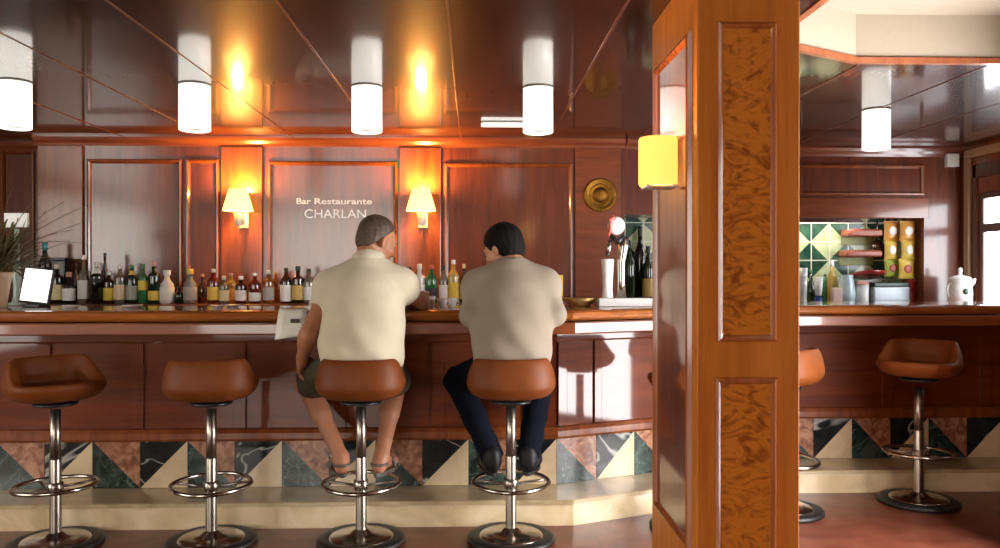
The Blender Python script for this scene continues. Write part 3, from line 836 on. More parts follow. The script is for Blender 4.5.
# ================================================================== PEOPLE
V3 = lambda *a: np.array(a, float)
def hand(W, f, n, thumb, curl=(25, 30, 25), spread=.018):
    """palm and five fingers: wrist W, direction f, palm normal n, thumb on side +/-1 of f x n"""
    W = Vector(W); f = Vector(f).normalized(); n = Vector(n); n = (n-f*n.dot(f)).normalized(); s = f.cross(n)*thumb
    P = [cap(W, W+f*.03, .026, .03, .02)]
    lens = [(.040, .026, .020), (.045, .029, .021), (.041, .027, .020), (.032, .021, .018)]
    for i in range(4):
        q = (1.5-i)*.021
        kn = W+f*(.088-.004*abs(i-1))+s*q
        P.append(cap(W+f*.018+s*q*.6, kn, .017, .0125, .012))
        d = f.copy(); p = kn; a = 0
        fd = (f+s*(1.5-i)*spread*3).normalized()
        for j, L_ in enumerate(lens[i]):
            a += math.radians(curl[j]+4*i)
            d = fd*math.cos(a)+n*math.sin(a)
            q2 = p+d*L_
            P.append(cap(p, q2, .0100-.0008*j, .0094-.0009*j, .004)); p = q2
    t0 = W+f*.03+s*.026; t1 = t0+(f*.6+s*.75+n*.25).normalized()*.038; t2 = t1+(f*.85+s*.3+n*.4).normalized()*.030; t3 = t2+(f*.9+n*.4).normalized()*.024
    P += [cap(W+f*.02+s*.012, t0, .018, .016, .012), cap(t0, t1, .0145, .012, .008), cap(t1, t2, .0115, .010, .004), cap(t2, t3, .010, .0085, .004)]
    return P
def head_prims(H):
    T = lambda p: tuple(H @ Vector(p))
    R = H.to_3x3().normalized(); hs = H.to_scale().x
    e = lambda p, r, k=.02, rot=None: ell(T(p), tuple(q*hs for q in r), (R @ rot) if rot else R, k)
    P = [e((0, -.012, .030), (.076, .096, .086)), e((0, .034, -.030), (.061, .064, .092), .03), e((0, .045, -.085), (.046, .046, .032), .03),
         cap(T((0, .094, .008)), T((0, .116, -.032)), .009, .014, .012), e((-.012, .104, -.036), (.009, .011, .008), .008), e((.012, .104, -.036), (.009, .011, .008), .008),
         cap(T((-.036, .082, .022)), T((.036, .082, .022)), .013, .013, .012),
         e((0, .094, -.062), (.024, .012, .007), .006), e((0, .091, -.074), (.021, .012, .007), .006), e((0, .080, -.108), (.022, .020, .018), .015)]
    for s_ in (-1, 1):
        P.append(e((s_*.079, -.008, -.008), (.009, .021, .033), .010, Matrix.Rotation(s_*.35, 3, 'Z')))
        P.append(e((s_*.05, .055, -.03), (.024, .03, .024), .02))
    return P
def hair_mesh(H, thick, hairline=.0):
    T = lambda p: tuple(H @ Vector(p)); R = H.to_3x3().normalized(); hs = H.to_scale().x; inv = np.array(H.inverted())
    P = [ell(T((0, -.014, .034)), ((.076+thick)*hs, (.096+thick)*hs, (.086+thick)*hs), R, .0), ell(T((0, -.048, -.022)), ((.064+thick*.7)*hs, (.054+thick*.7)*hs, .064*hs), R, .03)]
    n = Vector((0, .743, -.669)); d0 = .0056+hairline
    def cut(X, Y, Z):
        x = inv[0,0]*X+inv[0,1]*Y+inv[0,2]*Z+inv[0,3]; y = inv[1,0]*X+inv[1,1]*Y+inv[1,2]*Z+inv[1,3]; z = inv[2,0]*X+inv[2,1]*Y+inv[2,2]*Z+inv[2,3]
        pl = .743*y-.669*z-d0+.004*np.sin(90*x)
        earc = .024-np.sqrt((y+.004)**2+(z+.012)**2)          # cleared round the ears
        earc = np.where(np.abs(x) > .06, earc, -1)
        return np.maximum(pl, earc)
    P.append(('cut', cut, 0))
    P.append(('warp', lambda X, Y, Z: .0016*np.sin(170*X+40*Z)*np.sin(150*Y-60*Z), 0))
    return sdf_mesh(P, .004)
def infl(prims, e):
    out = []
    for kind, d, k in prims:
        if kind == 'cap': out.append((kind, (d[0], d[1], d[2]+e, d[3]+e), k))
        else: out.append((kind, (d[0], tuple(x+e for x in d[1]), d[2]), k))
    return out
def capcut(a, b, ra, rb):
    return lambda X, Y, Z: -prim_dist('cap', (a, b, ra, rb), X, Y, Z)
def endcut(p, d, rad):
    """cuts away what lies past point p along d, within rad of p"""
    d = Vector(d).normalized()
    def f(X, Y, Z):
        pl = (X-p[0])*d.x+(Y-p[1])*d.y+(Z-p[2])*d.z
        r2 = (X-p[0])**2+(Y-p[1])**2+(Z-p[2])**2
        return np.where(r2 < rad*rad, pl, -1)
    return f

def foot(ank, dirn, sole):
    a = Vector(ank); d = Vector((dirn[0], dirn[1], 0)).normalized()
    heel = Vector((a.x, a.y, sole+.032))-d*.035
    ball = Vector((a.x, a.y, sole+.024))+d*.125
    s = Vector((d.y, -d.x, 0))
    P = [cap(a, heel, .036, .031, .02), cap(heel, ball, .031, .024, .03), cap(a-Vector((0, 0, .02)), ball+Vector((0, 0, .012)), .034, .022, .03),
         cap(ball-s*.022, ball+s*.026, .022, .022, .02)]
    for i, (q, L_) in enumerate(((-.030, .052), (-.012, .050), (.003, .045), (.017, .039), (.029, .032))):
        P.append(cap(ball+s*q+d*.01, ball+s*q+d*L_-Vector((0, 0, .008)), .0125 if i == 0 else .0095, .010 if i == 0 else .008, .006))
    return P, heel, ball, d, s

def make_person(bx, by, lab, pose, mats, kind):
    O = V3(bx, by, 0)
    W = lambda p: tuple(O+np.array(p, float))
    J = {k: W(v) for k, v in pose['j'].items()}
    H = Matrix.Translation(J['head']) @ Euler(pose['head_rot'], 'XYZ').to_matrix().to_4x4()
    if 'head_order' in pose: H = Matrix.Translation(J['head']) @ Matrix.Rotation(pose['head_rot'][2], 4, 'Z') @ Matrix.Rotation(pose['head_rot'][0], 4, 'X') @ Matrix.Rotation(pose['head_rot'][1], 4, 'Y')
    H = H @ Matrix.Scale(pose.get('hs', 1.0), 4)
    g = pose.get('g', 1.0)
    Rt = Matrix.Rotation(-pose['lean'], 3, 'X')
    torso = [ell(W((0, .035, .875)), (.168, .130, .105), None, .04), ell(W(pose['belly']), (.165*g, .128*g, .15), Rt, .06), ell(W(pose['chest']), (.172*g, .122*g, .185), Rt, .06),
             cap(J['shl'], J['shr'], .066, .066, .07), cap(W(pose['nape']), J['shl'], .055, .060, .05), cap(W(pose['nape']), J['shr'], .055, .060, .05)]
    neck = [cap(W(pose['nape']), tuple(H @ Vector((0, -.035, -.06))), .062, .056, .03)]
    arms = []; upper = []
    for s in 'lr':
        upper.append(cap(J['sh'+s], J['el'+s], .052*g, .040*g, .04))
        arms += [upper[-1], cap(J['el'+s], J['wr'+s], .041*g, .027*g, .02)]
        e = Vector(J['el'+s]); w_ = Vector(J['wr'+s]); arms.append(cap(e.lerp(w_, .15), e.lerp(w_, .45), .041*g, .036*g, .02))
    hands = hand(J['wrl'], pose['hl'][0], pose['hl'][1], pose['hl'][2], pose['hl'][3]) + hand(J['wrr'], pose['hr'][0], pose['hr'][1], pose['hr'][2], pose['hr'][3])
    thigh = []; shin = []; feet = []; fi = []
    for s in 'lr':
        thigh.append(cap(J['hip'+s], J['kn'+s], .086*g, .060*g, .05))
        k = Vector(J['kn'+s]); a = Vector(J['an'+s])
        back = Vector((0, -1, 0))*.016
        shin += [cap(k, a, .053*g, .035*g, .03), cap(k.lerp(a, .18)+back, k.lerp(a, .42)+back, .047*g, .044*g, .03)]
        P, heel, ball, d, sd = foot(J['an'+s], pose['ft'+s], pose['sole'])
        feet += P; fi.append((heel, ball, d, sd))
    V, Q = sdf_mesh(torso+neck+head_prims(H)+arms+thigh+shin+feet+hands, .0055)
    body = bpy.data.objects.new('person', bpy.data.meshes.new('person')); C.objects.link(body)
    body.location = (bx, by, 0)
    me = body.data; me.from_pydata((V-O).tolist(), [], Q.tolist()); me.materials.append(mats['skin'])
    me.polygons.foreach_set('use_smooth', [True]*len(me.polygons)); me.update()
    mm = body.modifiers.new('smooth', 'SMOOTH'); mm.factor = .5; mm.iterations = 2
    tag(body, lab, 'person')
    for s_ in (-1, 1):
        e = MB().ellipsoid(tuple(H @ Vector((s_*.031, .080, .002))), (.0125, .0125, .0125), 14, 10); ey = e.build('eye', M['eye'], body); MB().ellipsoid(tuple(H @ Vector((s_*.031, .0895, .001))), (.0058, .0045, .0058), 12, 8).build('iris', M['hair2'], ey)
    V, Q = hair_mesh(H, mats['hair_t'], mats.get('hairline', 0)); array_obj('hair', V, Q, mats['hair'], body)
    # shirt with sleeves
    sl = []
    cuts = []
    for s in 'lr':
        a, b = Vector(J['sh'+s]), Vector(J['el'+s])
        e_ = a.lerp(b, pose['sleeve'])
        sl.append(cap(a, tuple(a.lerp(b, pose['sleeve']+.25)), .064*g, .060*g, .05))
        if kind == 'tee':          # the wide sleeve covers the elbow
            w_ = Vector(J['wr'+s]); sl[-1] = cap(a, b, .064*g, .058*g, .05)
            sl.append(cap(b, tuple(b.lerp(w_, .40)), .056*g, .054*g, .02)); cuts.append(('cut', endcut(b.lerp(w_, .28), w_-b, .14), 0))
        else: cuts.append(('cut', endcut(e_, b-a, .17), 0))
    loose = [ell(W((pose['belly'][0], .075, 1.10)), (pose['tw'], .145, .22), Rt, .05), ell(W((0, .03, .92)), (.190*g, .145, .14), None, .05), ell(W(((0+pose['belly'][0]), pose['belly'][1]-.015, pose['belly'][2])), (.19*g, .145, .17), Rt, .06)]
    fold = lambda X, Y, Z: (.0062*np.sin(26*(Z-bx)+13*(X-bx)+2.2*np.sin(11*(X-bx)))*np.clip((1.30-Z)*3.0, .15, 1) + .003*np.sin(55*(X-bx)+18*Z)*np.clip((1.05-Z)*5, 0, 1))
    sprims = sl+cuts+infl(torso, .016)+loose+[('warp', fold, 0)]
    # the warp must precede the cuts so that hems stay clean
    hem = pose['hem']
    sprims += [('cut', lambda X, Y, Z: hem+.008*np.sin(14*(X-bx))-Z, 0), ('cut', capcut(W(np.array(pose['nape'])+V3(0, -.004, .012)), tuple(H @ Vector((0, -.03, .0))), .066, .066), 0)]
    V, Q = sdf_mesh(sprims, .0065)
    shirt = array_obj(mats['shirt_name'], V, Q, mats['shirt'], body)
    # collar
    nk = Vector(W(pose['nape'])); ax_ = (Vector(H @ Vector((0, -.03, -.05)))-nk).normalized()
    rotc = Vector((0, 0, 1)).rotation_difference(ax_).to_matrix().to_4x4()
    CM = Matrix.Translation(nk+ax_*.012) @ rotc
    if kind == 'shirt':
        MB().lathe([(.086, -.008), (.091, .004), (.083, .045), (.079, .050), (.074, .045), (.073, -.004)], seg=32, mat=CM, cap=False).build('collar', mats['shirt'], shirt)
    else:
        MB().lathe([(.078, -.004), (.080, .004), (.075, .014), (.070, .012), (.070, .0)], seg=32, mat=CM, cap=False).build('neckband', mats['shirt'], shirt)
    # trousers
    tp = infl([torso[0]], .014); tc = []
    for i, s in enumerate('lr'):
        h_, k_, a_ = Vector(J['hip'+s]), Vector(J['kn'+s]), Vector(J['an'+s])
        if kind == 'shirt':
            tp.append(cap(h_, tuple(h_.lerp(k_, 1.0)), .104*g, .088*g, .05)); tc.append(('cut', endcut(h_.lerp(k_, .86), k_-h_, .16), 0))
        else:
            tp += [cap(h_, k_, .100*g, .076*g, .04), cap(k_, tuple(k_.lerp(a_, 1.2)), .073*g, .060*g, .03)]; tc.append(('cut', endcut(k_.lerp(a_, 1.09), a_-k_, .12), 0))
    tf = lambda X, Y, Z: .004*np.sin(60*Z+25*(X-bx))*np.sin(20*(Y-by))
    V, Q = sdf_mesh(tp+[('warp', tf, 0)]+tc, .0065); array_obj(mats['trouser_name'], V, Q, mats['trouser'], body)
    # footwear
    for heel, ball, d, sd in fi:
        rz = math.atan2(-d.x, d.y); so = pose['sole']
        mid = (heel+ball)/2+d*.014; mid.z = so-.006
        FM = Matrix.Translation(mid) @ Matrix.Rotation(rz, 4, 'Z')
        if kind == 'shirt':
            m = MB()
            prof = []
            for k in range(28):
                a = 2*PI*k/28; w_ = .042+.008*math.sin(a); prof.append((w_*math.cos(a), .142*math.sin(a)))
            m2 = MB().prism(prof, -.010, .010); bmesh.ops.bevel(m2.bm, geom=[e for e in m2.bm.edges], offset=.003, segments=1, affect='EDGES')
            m.merge(m2.bm, FM); sole = m.build('sandal', M['sandal'], body)
            for yy, hh, ww in ((.062, .044, .047), (.018, .066, .044)):
                arc = [FM @ Vector((ww*math.cos(q), yy, .004+hh*math.sin(q))) for q in [PI*i/14 for i in range(15)]]
                MB().tube(arc, .009, 8).build('strap', M['sandal'], sole)
            arc = [FM @ Vector((.040*math.cos(q), -.085-.045*math.sin(q), .050)) for q in [PI*i/14 for i in range(15)]]
            MB().tube(arc, .008, 8).build('heel_strap', M['sandal'], sole)
        else:
            up = Vector((0, 0, .030))
            P = [cap(heel+up*.2-d*.006, ball, .045, .037, .03), cap(heel+up*1.9-d*.004, ball+up*.5, .046, .030, .04), cap(ball, ball+d*.045-Vector((0, 0, .004)), .036, .028, .03), cap(ball-sd*.012, ball+sd*.014, .034, .034, .02),
                 ('cut', lambda X, Y, Z: so-.006-Z, 0)]
            V, Q = sdf_mesh(P, .005); sh_ = array_obj('shoe', V, Q, M['shoe'], body)
            prof = []
            for k in range(28):
                a = 2*PI*k/28; prof.append(((.044+.006*math.sin(a))*math.cos(a), .140*math.sin(a)))
            m = MB(); m2 = MB().prism(prof, -.012, .006); m.merge(m2.bm, FM); m.build('sole', M['rubber'], sh_)
    return body

P1 = dict(j=dict(head=(.05, .240, 1.522), shl=(-.178, .165, 1.275), shr=(.178, .185, 1.285), ell=(-.268, .02, 1.04), wrl=(-.325, .155, .915),
                 elr=(.27, .305, 1.197), wrr=(.10, .50, 1.195), hipl=(-.095, .045, .862), hipr=(.095, .045, .862), knl=(-.345, .37, .745), knr=(.135, .41, .745),
                 anl=(-.125, .145, .395), anr=(.085, .15, .395)),
          head_rot=(-.34, .06, -.80), head_order=1, lean=.30, belly=(0, .055, 1.02), chest=(.0, .115, 1.215), nape=(.015, .165, 1.385),
          hl=((-.10, .55, -.80), (.75, -.2, -.45), -1, (18, 22, 18)), hr=((-.75, .62, .02), (.5, .6, -.3), -1, (30, 40, 30)),
          ftl=(-.30, 1), ftr=(.28, 1), sole=.318, sleeve=.46, hem=.845, g=1.06, hs=1.07, tw=.208)
P2 = dict(j=dict(head=(-.03, .250, 1.478), shl=(-.160, .175, 1.28), shr=(.180, .175, 1.285), ell=(-.207, .075, 1.13), wrl=(-.10, .42, 1.25),
                 elr=(.232, .08, 1.13), wrr=(.10, .42, 1.25), hipl=(-.095, .045, .862), hipr=(.095, .045, .862), knl=(-.275, .37, .755), knr=(.185, .40, .755),
                 anl=(-.10, .155, .41), anr=(.105, .165, .42)),
          head_rot=(-.36, -.06, .85), head_order=1, lean=.32, belly=(.01, .055, 1.02), chest=(.012, .12, 1.205), nape=(.01, .175, 1.37),
          hl=((.5, .85, -.35), (.25, .1, -1), 1, (12, 18, 14)), hr=((-.5, .85, -.35), (-.25, .1, -1), -1, (12, 18, 14)),
          ftl=(-.22, 1), ftr=(.22, 1), sole=.318, sleeve=1.22, hem=.85, g=.99, hs=1.05, tw=.196)
b1 = STOOLS[2].location; b2 = STOOLS[3].location
man1 = make_person(b1.x, b1.y, 'person in a beige short sleeved shirt and olive shorts sitting at the bar', P1,
            dict(skin=M['skin'], hair=M['hair1'], hair_t=.006, hairline=-.027, shirt=M['shirt1'], shirt_name='collared_shirt', trouser=M['shorts'], trouser_name='shorts'), 'shirt')
man2 = make_person(b2.x, b2.y, 'dark haired person in a taupe t-shirt and navy jeans sitting at the bar', P2,
            dict(skin=M['skin2'], hair=M['hair2'], hair_t=.014, hairline=.006, shirt=M['shirt2'], shirt_name='t_shirt', trouser=M['jeans'], trouser_name='jeans'), 'tee')

# ================================================================== BOTTLES
def glass(name, c, rough=.08): return plain('glass_'+name, c+(1,), rough=rough, coat=.8, noise=.05)
G = dict(black=glass('black', (.008, .009, .008)), dgreen=glass('dark_green', (.010, .028, .012)), green=glass('green', (.03, .16, .05)), brown=glass('brown', (.045, .014, .006)),
         amber=glass('amber', (.22, .07, .012)), red=glass('red', (.14, .018, .010)), clear=glass('clear', (.16, .13, .10)), gold=glass('gold', (.50, .32, .07)), white=glass('white', (.74, .72, .68)),
         silver=glass('silver', (.22, .22, .22), .2), teal=glass('teal', (.02, .22, .25)))
LB = {n: plain('label_'+n, c+(1,), rough=.6, noise=.06, scale=45) for n, c in dict(cream=(.80, .68, .38), white=(.85, .84, .80), yellow=(.80, .58, .08), peach=(.85, .66, .46), grey=(.40, .40, .36), gold=(.58, .40, .12), pale=(.80, .80, .74), dark=(.04, .04, .04)).items()}
CP_ = {n: plain('cap_'+n, c+(1,), rough=.4, noise=.05) for n, c in dict(cream=(.68, .60, .38), white=(.80, .78, .74), pink=(.62, .32, .26), red=(.42, .06, .04), dark=(.02, .018, .016), brown=(.22, .08, .04), gold=(.55, .36, .08), teal=(.02, .27, .30), green=(.05, .2, .08), yellow=(.66, .5, .1)).items()}
# profile families: fractions of radius / of height, and where the cap starts
BP = dict(
    spirit=([(.85, 0), (1, .015), (1, .60), (.93, .67), (.60, .74), (.36, .79), (.32, .90)], .90, (.34, .90)),
    square=([(.9, 0), (1, .012), (1, .64), (.96, .68), (.55, .72), (.36, .76), (.34, .87)], .87, (.40, .87)),
    wine=([(.88, 0), (1, .012), (1, .58), (.90, .66), (.55, .74), (.36, .80), (.32, .88)], .88, (.36, .86)),
    tall=([(.85, 0), (1, .012), (1, .50), (.82, .60), (.42, .70), (.30, .78), (.28, .90)], .90, (.33, .89)),
    squat=([(.8, 0), (1, .02), (1.0, .45), (.9, .58), (.55, .68), (.40, .74), (.38, .84)], .84, (.48, .84)))
def bottle(px, top, wpx, kind, g, lab_c, cap_c, label, Y=5.72, lr=(.10, .48), base=SZ, neck_label=None):
    s = F/(PX(px, Y)*math.sin(YAW)+Y*math.cos(YAW))
    R = wpx/2/s; x = PX(px, Y); h = PZ(px, top, Y)-base
    t = thing('bottle', label, 'bottle', (x, Y, base), 0, 'bottles on the back shelf')
    prof, _, (cr, c0) = BP[kind]
    MB().lathe([(max(.001, r*R), z*h) for r, z in prof], (x, Y, base+.0005), 20).build('glass_body', G[g], t)
    MB().lathe([(cr*R, c0*h), (cr*R*1.05, c0*h+.004), (cr*R*1.05, h*.985), (cr*R*.9, h)], (x, Y, base+.0005), 16).build('cap', CP_[cap_c], t)
    if lab_c:
        MB().lathe([(R*1.004, lr[0]*h), (R*1.012, lr[0]*h+.001), (R*1.012, lr[1]*h-.001), (R*1.004, lr[1]*h)], (x, Y, base+.0005), 20, cap=False).build('paper_label', LB[lab_c], t)
    if neck_label:
        MB().lathe([(R*.66, .725*h), (R*.42, .785*h), (R*.40, .80*h), (R*.345, .86*h), (R*.33, .86*h)], (x, Y, base+.0005), 16, cap=False).build('neck_label', LB[neck_label], t)
    return t
BOT = [
 (45, 242, 13, 'wine', 'black', None, 'teal', 'black bottle with a tall teal cap behind the white screen', 5.88),
 (57, 264, 12, 'square', 'black', 'cream', 'cream', 'black bottle with cream label and cream cap in front of the black box'),
 (69, 272, 12, 'squat', 'black', 'white', 'pink', 'short dark bottle with plain white label and pinkish cap, right of the black box'),
 (76, 262, 7, 'tall', 'brown', None, 'dark', 'thin unlabelled brown bottle behind the short white labelled one', 5.88),
 (83.5, 255, 11, 'tall', 'clear', 'pale', 'white', 'tall clear bottle with long white neck and pale label'),
 (97, 262, 12, 'square', 'black', 'dark', 'white', 'broad black bottle with white cap and pale shoulder band', 5.72, (.50, .60), SZ, 'white'),
 (105, 253, 8, 'tall', 'brown', None, 'dark', 'tall thin dark bottle rising behind the broad black one', 5.90),
 (109, 271, 10.5, 'square', 'brown', 'yellow', 'white', 'brown bottle with yellow label beside the broad black bottle'),
 (120, 264, 11.5, 'square', 'clear', 'peach', 'white', 'clear bottle with peach label and round white cap'),
 (132, 265, 11.5, 'spirit', 'dgreen', 'grey', 'green', 'dark green bottle with grey label and yellow shoulder', 5.72, (.10, .46), SZ, 'yellow'),
 (143.2, 264, 9.5, 'wine', 'green', 'yellow', 'green', 'slim green bottle with yellow label high on its side', 5.72, (.34, .58)),
 (154, 261, 11.5, 'square', 'dgreen', 'yellow', 'pink', 'dark green bottle with pink cap and small low yellow label', 5.72, (.08, .30)),
 (167, 270, 14, 'squat', 'white', 'pale', 'white', 'all white stout bottle with white cap'),
 (179, 286, 9, 'squat', 'black', None, 'dark', 'small squat black bottle right of the all white one'),
 (190, 269, 13, 'squat', 'silver', 'grey', 'yellow', 'silver grey bottle with yellow cap left of the first sconce'),
 (202.5, 274, 9, 'tall', 'brown', None, 'pink', 'slim brown bottle with pale pink top, unlabelled', 5.80),
 (213.5, 269, 12, 'spirit', 'red', 'yellow', 'white', 'dark red bottle with bright yellow label and white cap'),
 (224, 276, 10, 'square', 'clear', 'cream', 'cream', 'small clear bottle with cream label right of the red one'),
 (231, 273, 11, 'spirit', 'gold', 'cream', 'pink', 'golden bottle with cream label and pink cap below the first sconce', 5.84),
 (241, 276, 11, 'square', 'brown', 'white', 'white', 'brown bottle with white label and white cap beneath the first sconce'),
 (255, 273, 12, 'spirit', 'red', 'pale', 'white', 'reddish bottle with pale label right of the first sconce', 5.72, (.08, .36)),
 (268.5, 270, 11, 'square', 'amber', 'grey', 'white', 'dark amber bottle with grey label and white cap'),
 (275.5, 272, 10, 'spirit', 'amber', None, 'gold', 'unlabelled amber bottle with a golden top, standing further back', 5.88),
 (286, 268, 11.5, 'spirit', 'brown', 'white', 'dark', 'brown bottle with large white label and dark cap above the folded paper', 5.72, (.06, .52)),
 (298, 266, 12, 'square', 'brown', 'gold', 'dark', 'dark bottle with gold label left of the beige shirt'),
 (309, 269, 11, 'spirit', 'clear', 'pale', 'dark', 'clear bottle half hidden behind the beige shoulder'),
 (410, 267, 9, 'tall', 'black', None, 'dark', 'thin black bottle just right of the beige shirt', 5.80),
 (419.5, 264, 12, 'square', 'white', 'white', 'white', 'white bottle with white cap next to the green one'),
 (431.5, 265, 12, 'spirit', 'green', 'dark', 'red', 'bright green bottle with red cap between the two men', 5.72, (.06, .40)),
 (443.5, 265, 9, 'wine', 'clear', 'white', 'dark', 'slim clear bottle with white label right of the green one'),
 (453.5, 260, 11, 'spirit', 'gold', 'yellow', 'white', 'golden bottle with yellow label and tall white cap'),
 (464, 264, 9, 'tall', 'black', 'gold', 'cream', 'slim black bottle with cream cap beside the taupe shirt'),
]
for b in BOT:
    px, top, w_, kd, g_, lc, cc, lab = b[:8]
    bottle(px, top, w_, kd, g_, lc, cc, lab, *b[8:])

# ================================================================== THINGS ON AND BEHIND THE BAR
CT = 1.1502
def simple(name, lab, cat, loc, group=None): return thing(name, lab, cat, loc, 0, group)
# black box behind the bottles
Y = 5.93; t = simple('storage_box', 'black box standing behind the bottles near the plant', 'box', (PX(60, Y), Y, SZ))
MB().rbox(PX(53, Y), PX(68, Y), Y-.05, Y+.05, SZ+.0005, PZ(60, 258, Y)-.02, r=.006).build('body', M['black'], t)
MB().rbox(PX(52.5, Y), PX(68.5, Y), Y-.054, Y+.054, PZ(60, 258, Y)-.0195, PZ(60, 258, Y), r=.005).build('lid', M['black'], t)
# bright screen
Y = 4.72; x0, x1 = PX(19, Y), PX(47, Y); zb = CT
t = simple('till_screen', 'small bright white screen in a black bezel beside the plant pot', 'screen', ((x0+x1)/2, Y, CT))
tm = Matrix.Translation(((x0+x1)/2, Y, CT+.03)) @ Matrix.Rotation(-.16, 4, 'X') @ Matrix.Rotation(.10, 4, 'Y')
hw = (x1-x0)/2
MB().rbox(-hw-.008, hw+.008, 0, .022, -.008, .205, r=.006, mat=tm).build('bezel', M['black'], t)
M['screen'] = plain('lit_screen', (.9, .9, .9, 1), rough=.2, emit=(1, 1, .98, 1), es=1.1)
MB().box(-hw+.002, hw-.002, -.002, -.0003, .004, .193, tm).build('display', M['screen'], t)
MB().rbox((x0+x1)/2-.05, (x0+x1)/2+.05, Y-.03, Y+.10, CT+.0005, CT+.016, r=.005).build('foot', M['black'], t)
MB().box(-.02, .02, .0225, .04, -.02, .10, tm).build('stand', M['black'], t)
# sign on a pale stem
Y = 4.98; x = PX(17, Y)
t = simple('sign_stand', 'white blank sign plate on a pale stem behind the plant', 'sign', (x, Y, 1.09))
MB().rbox(PX(5, Y), PX(28.5, Y), Y-.012, Y+.012, PZ(16, 227.5, Y), PZ(16, 213, Y), r=.004).build('plate', M['white'], t)
MB().lathe([(.05, 0), (.052, .012), (.03, .02), (.022, .05), (.020, .12), (.026, .17), (.018, .24), (.014, PZ(16, 229, Y)-1.15)], (x, Y, 1.1505-.0), 20).build('stem', plain('pale_mint_glass', (.55, .66, .60, 1), rough=.15, coat=.5), t)
# plant in a beige pot at the left end
Y = 4.62; x = PX(-7, Y)
t = simple('potted_plant', 'leafy plant with long twigs in a beige pot at the left edge', 'plant', (x, Y, CT))
pt = PZ(0, 272, Y)
MB().lathe([(.06, CT), (.066, CT+.004), (.092, pt-.03), (.098, pt-.028), (.098, pt), (.088, pt), (.086, pt-.02), (.02, pt-.02)], (x, Y, .0005), 28).build('pot', plain('beige_pot', (.52, .38, .24, 1), rough=.6), t)
MB().lathe([(.084, pt-.018), (.05, pt-.012), (.005, pt-.01)], (x, Y, .0005), 20).build('soil', plain('soil', (.03, .02, .012, 1), rough=1), t)
rnd = random.Random(3)
def leaf(m, p, d, L_, w_, droop):
    d = Vector(d).normalized(); s = d.cross(Vector((0, 0, 1)))
    s = s.normalized() if s.length > 1e-3 else Vector((1, 0, 0)); prev = None
    n = 5
    for i in range(n+1):
        q = i/n; c = Vector(p)+d*L_*q+Vector((0, 0, -droop*L_*q*q)); ww = w_*math.sin(PI*min(.98, .12+q*.86))
        cur = (m.bm.verts.new(c-s*ww), m.bm.verts.new(c+Vector((0, 0, -ww*.35))), m.bm.verts.new(c+s*ww))
        if prev:
            m.face([prev[0], prev[1], cur[1], cur[0]], True); m.face([prev[1], prev[2], cur[2], cur[1]], True)
        prev = cur
m = MB()
for k in range(420):
    a = rnd.uniform(0, 2*PI); e = rnd.uniform(.2, 1.45)
    d = Vector((math.cos(a)*math.cos(e), math.sin(a)*math.cos(e), math.sin(e)))
    p = Vector((x, Y, pt-.01))+Vector((math.cos(a), math.sin(a), 0))*rnd.uniform(0, .06)+d*rnd.uniform(0, .20)
    leaf(m, p, d+Vector((rnd.uniform(-.4, .4), rnd.uniform(-.4, .4), rnd.uniform(-.2, .3))), rnd.uniform(.14, .30), rnd.uniform(.004, .009), rnd.uniform(.1, .7))
m.build('foliage', plain('dark_leaf', (.12, .105, .035, 1), rough=.6, noise=.4, scale=12), t)
twig = plain('dry_twig', (.12, .075, .05, 1), rough=.8)
for (ex, ey, sx, sy) in ((92, 203, 8, 238), (84, 222, 10, 246), (60, 204, 6, 236), (84, 244, 22, 232), (38, 196, 2, 235), (72, 230, 12, 240), (12, 190, -6, 235)):
    m = MB(); y0 = Y; y1 = Y+.12
    a = Vector((x, Y, pt-.01)); b = Vector((PX(sx, Y+.03), Y+.03, PZ(sx, sy, Y+.03))); c = Vector((PX(ex, y1), y1, PZ(ex, ey, y1)))
    pts = [a*(1-q)**2+b*2*q*(1-q)+c*q*q for q in [i/12 for i in range(13)]]
    m.tube(pts, [.0034-.0022*i/12 for i in range(13)], 6)
    for i in range(6, 13):
        leaf(m, pts[i], (pts[i]-pts[i-1]).normalized()+Vector((rnd.uniform(-.3, .3), rnd.uniform(-.4, .4), rnd.uniform(-.5, .5))), .035, .0035, .2)
    m.build('twig', twig, t)
# folded paper over the counter edge
t = simple('folded_paper', 'white folded paper with a small dark mark hanging over the counter edge', 'paper', (PX(292, 4.23), 4.23, CT))
m = MB()
prof = [(4.40, 1.1525), (4.30, 1.1525), (4.275, 1.152), (4.258, 1.146), (4.248, 1.13), (4.238, 1.112), (4.223, 1.094), (4.213, 1.075), (4.209, 1.05), (4.208, 1.02), (4.207, 1.0)]
xl = [279.5, 279.5, 279.2, 278.8, 278.3, 277.8, 277.2, 276.6, 276, 275.5, 275]; xr = [308]*3+[307.5, 307, 307, 306.5, 306, 306, 306, 305.5]
zr = [0]*6+[.004, .008, .012, .018, .026]
def layer(off):
    L_ = []
    for i, (y, z) in enumerate(prof):
        n = Vector((0, -1, .2)) if i > 3 else Vector((0, -.1, 1)); n.normalize()
        a = Vector((PX(xl[i], y), y, z))+n*off; b = Vector((PX(xr[i], y), y, z+zr[i]))+n*off
        L_.append([m.bm.verts.new(a.lerp(b, q/4)) for q in range(5)])
    return L_
A = layer(.0008); B = layer(.006)
for G_, fl in ((A, 0), (B, 1)):
    for i in range(len(prof)-1):
        for q in range(4): m.face([G_[i][q], G_[i][q+1], G_[i+1][q+1], G_[i+1][q]], True)
for i in range(len(prof)-1):
    m.face([A[i][0], A[i+1][0], B[i+1][0], B[i][0]]); m.face([A[i][4], A[i+1][4], B[i+1][4], B[i][4]])
for q in range(4):
    m.face([A[0][q], A[0][q+1], B[0][q+1], B[0][q]]); m.face([A[-1][q], A[-1][q+1], B[-1][q+1], B[-1][q]])
m.build('sheet', M['paper'], t)
yy = 4.2005
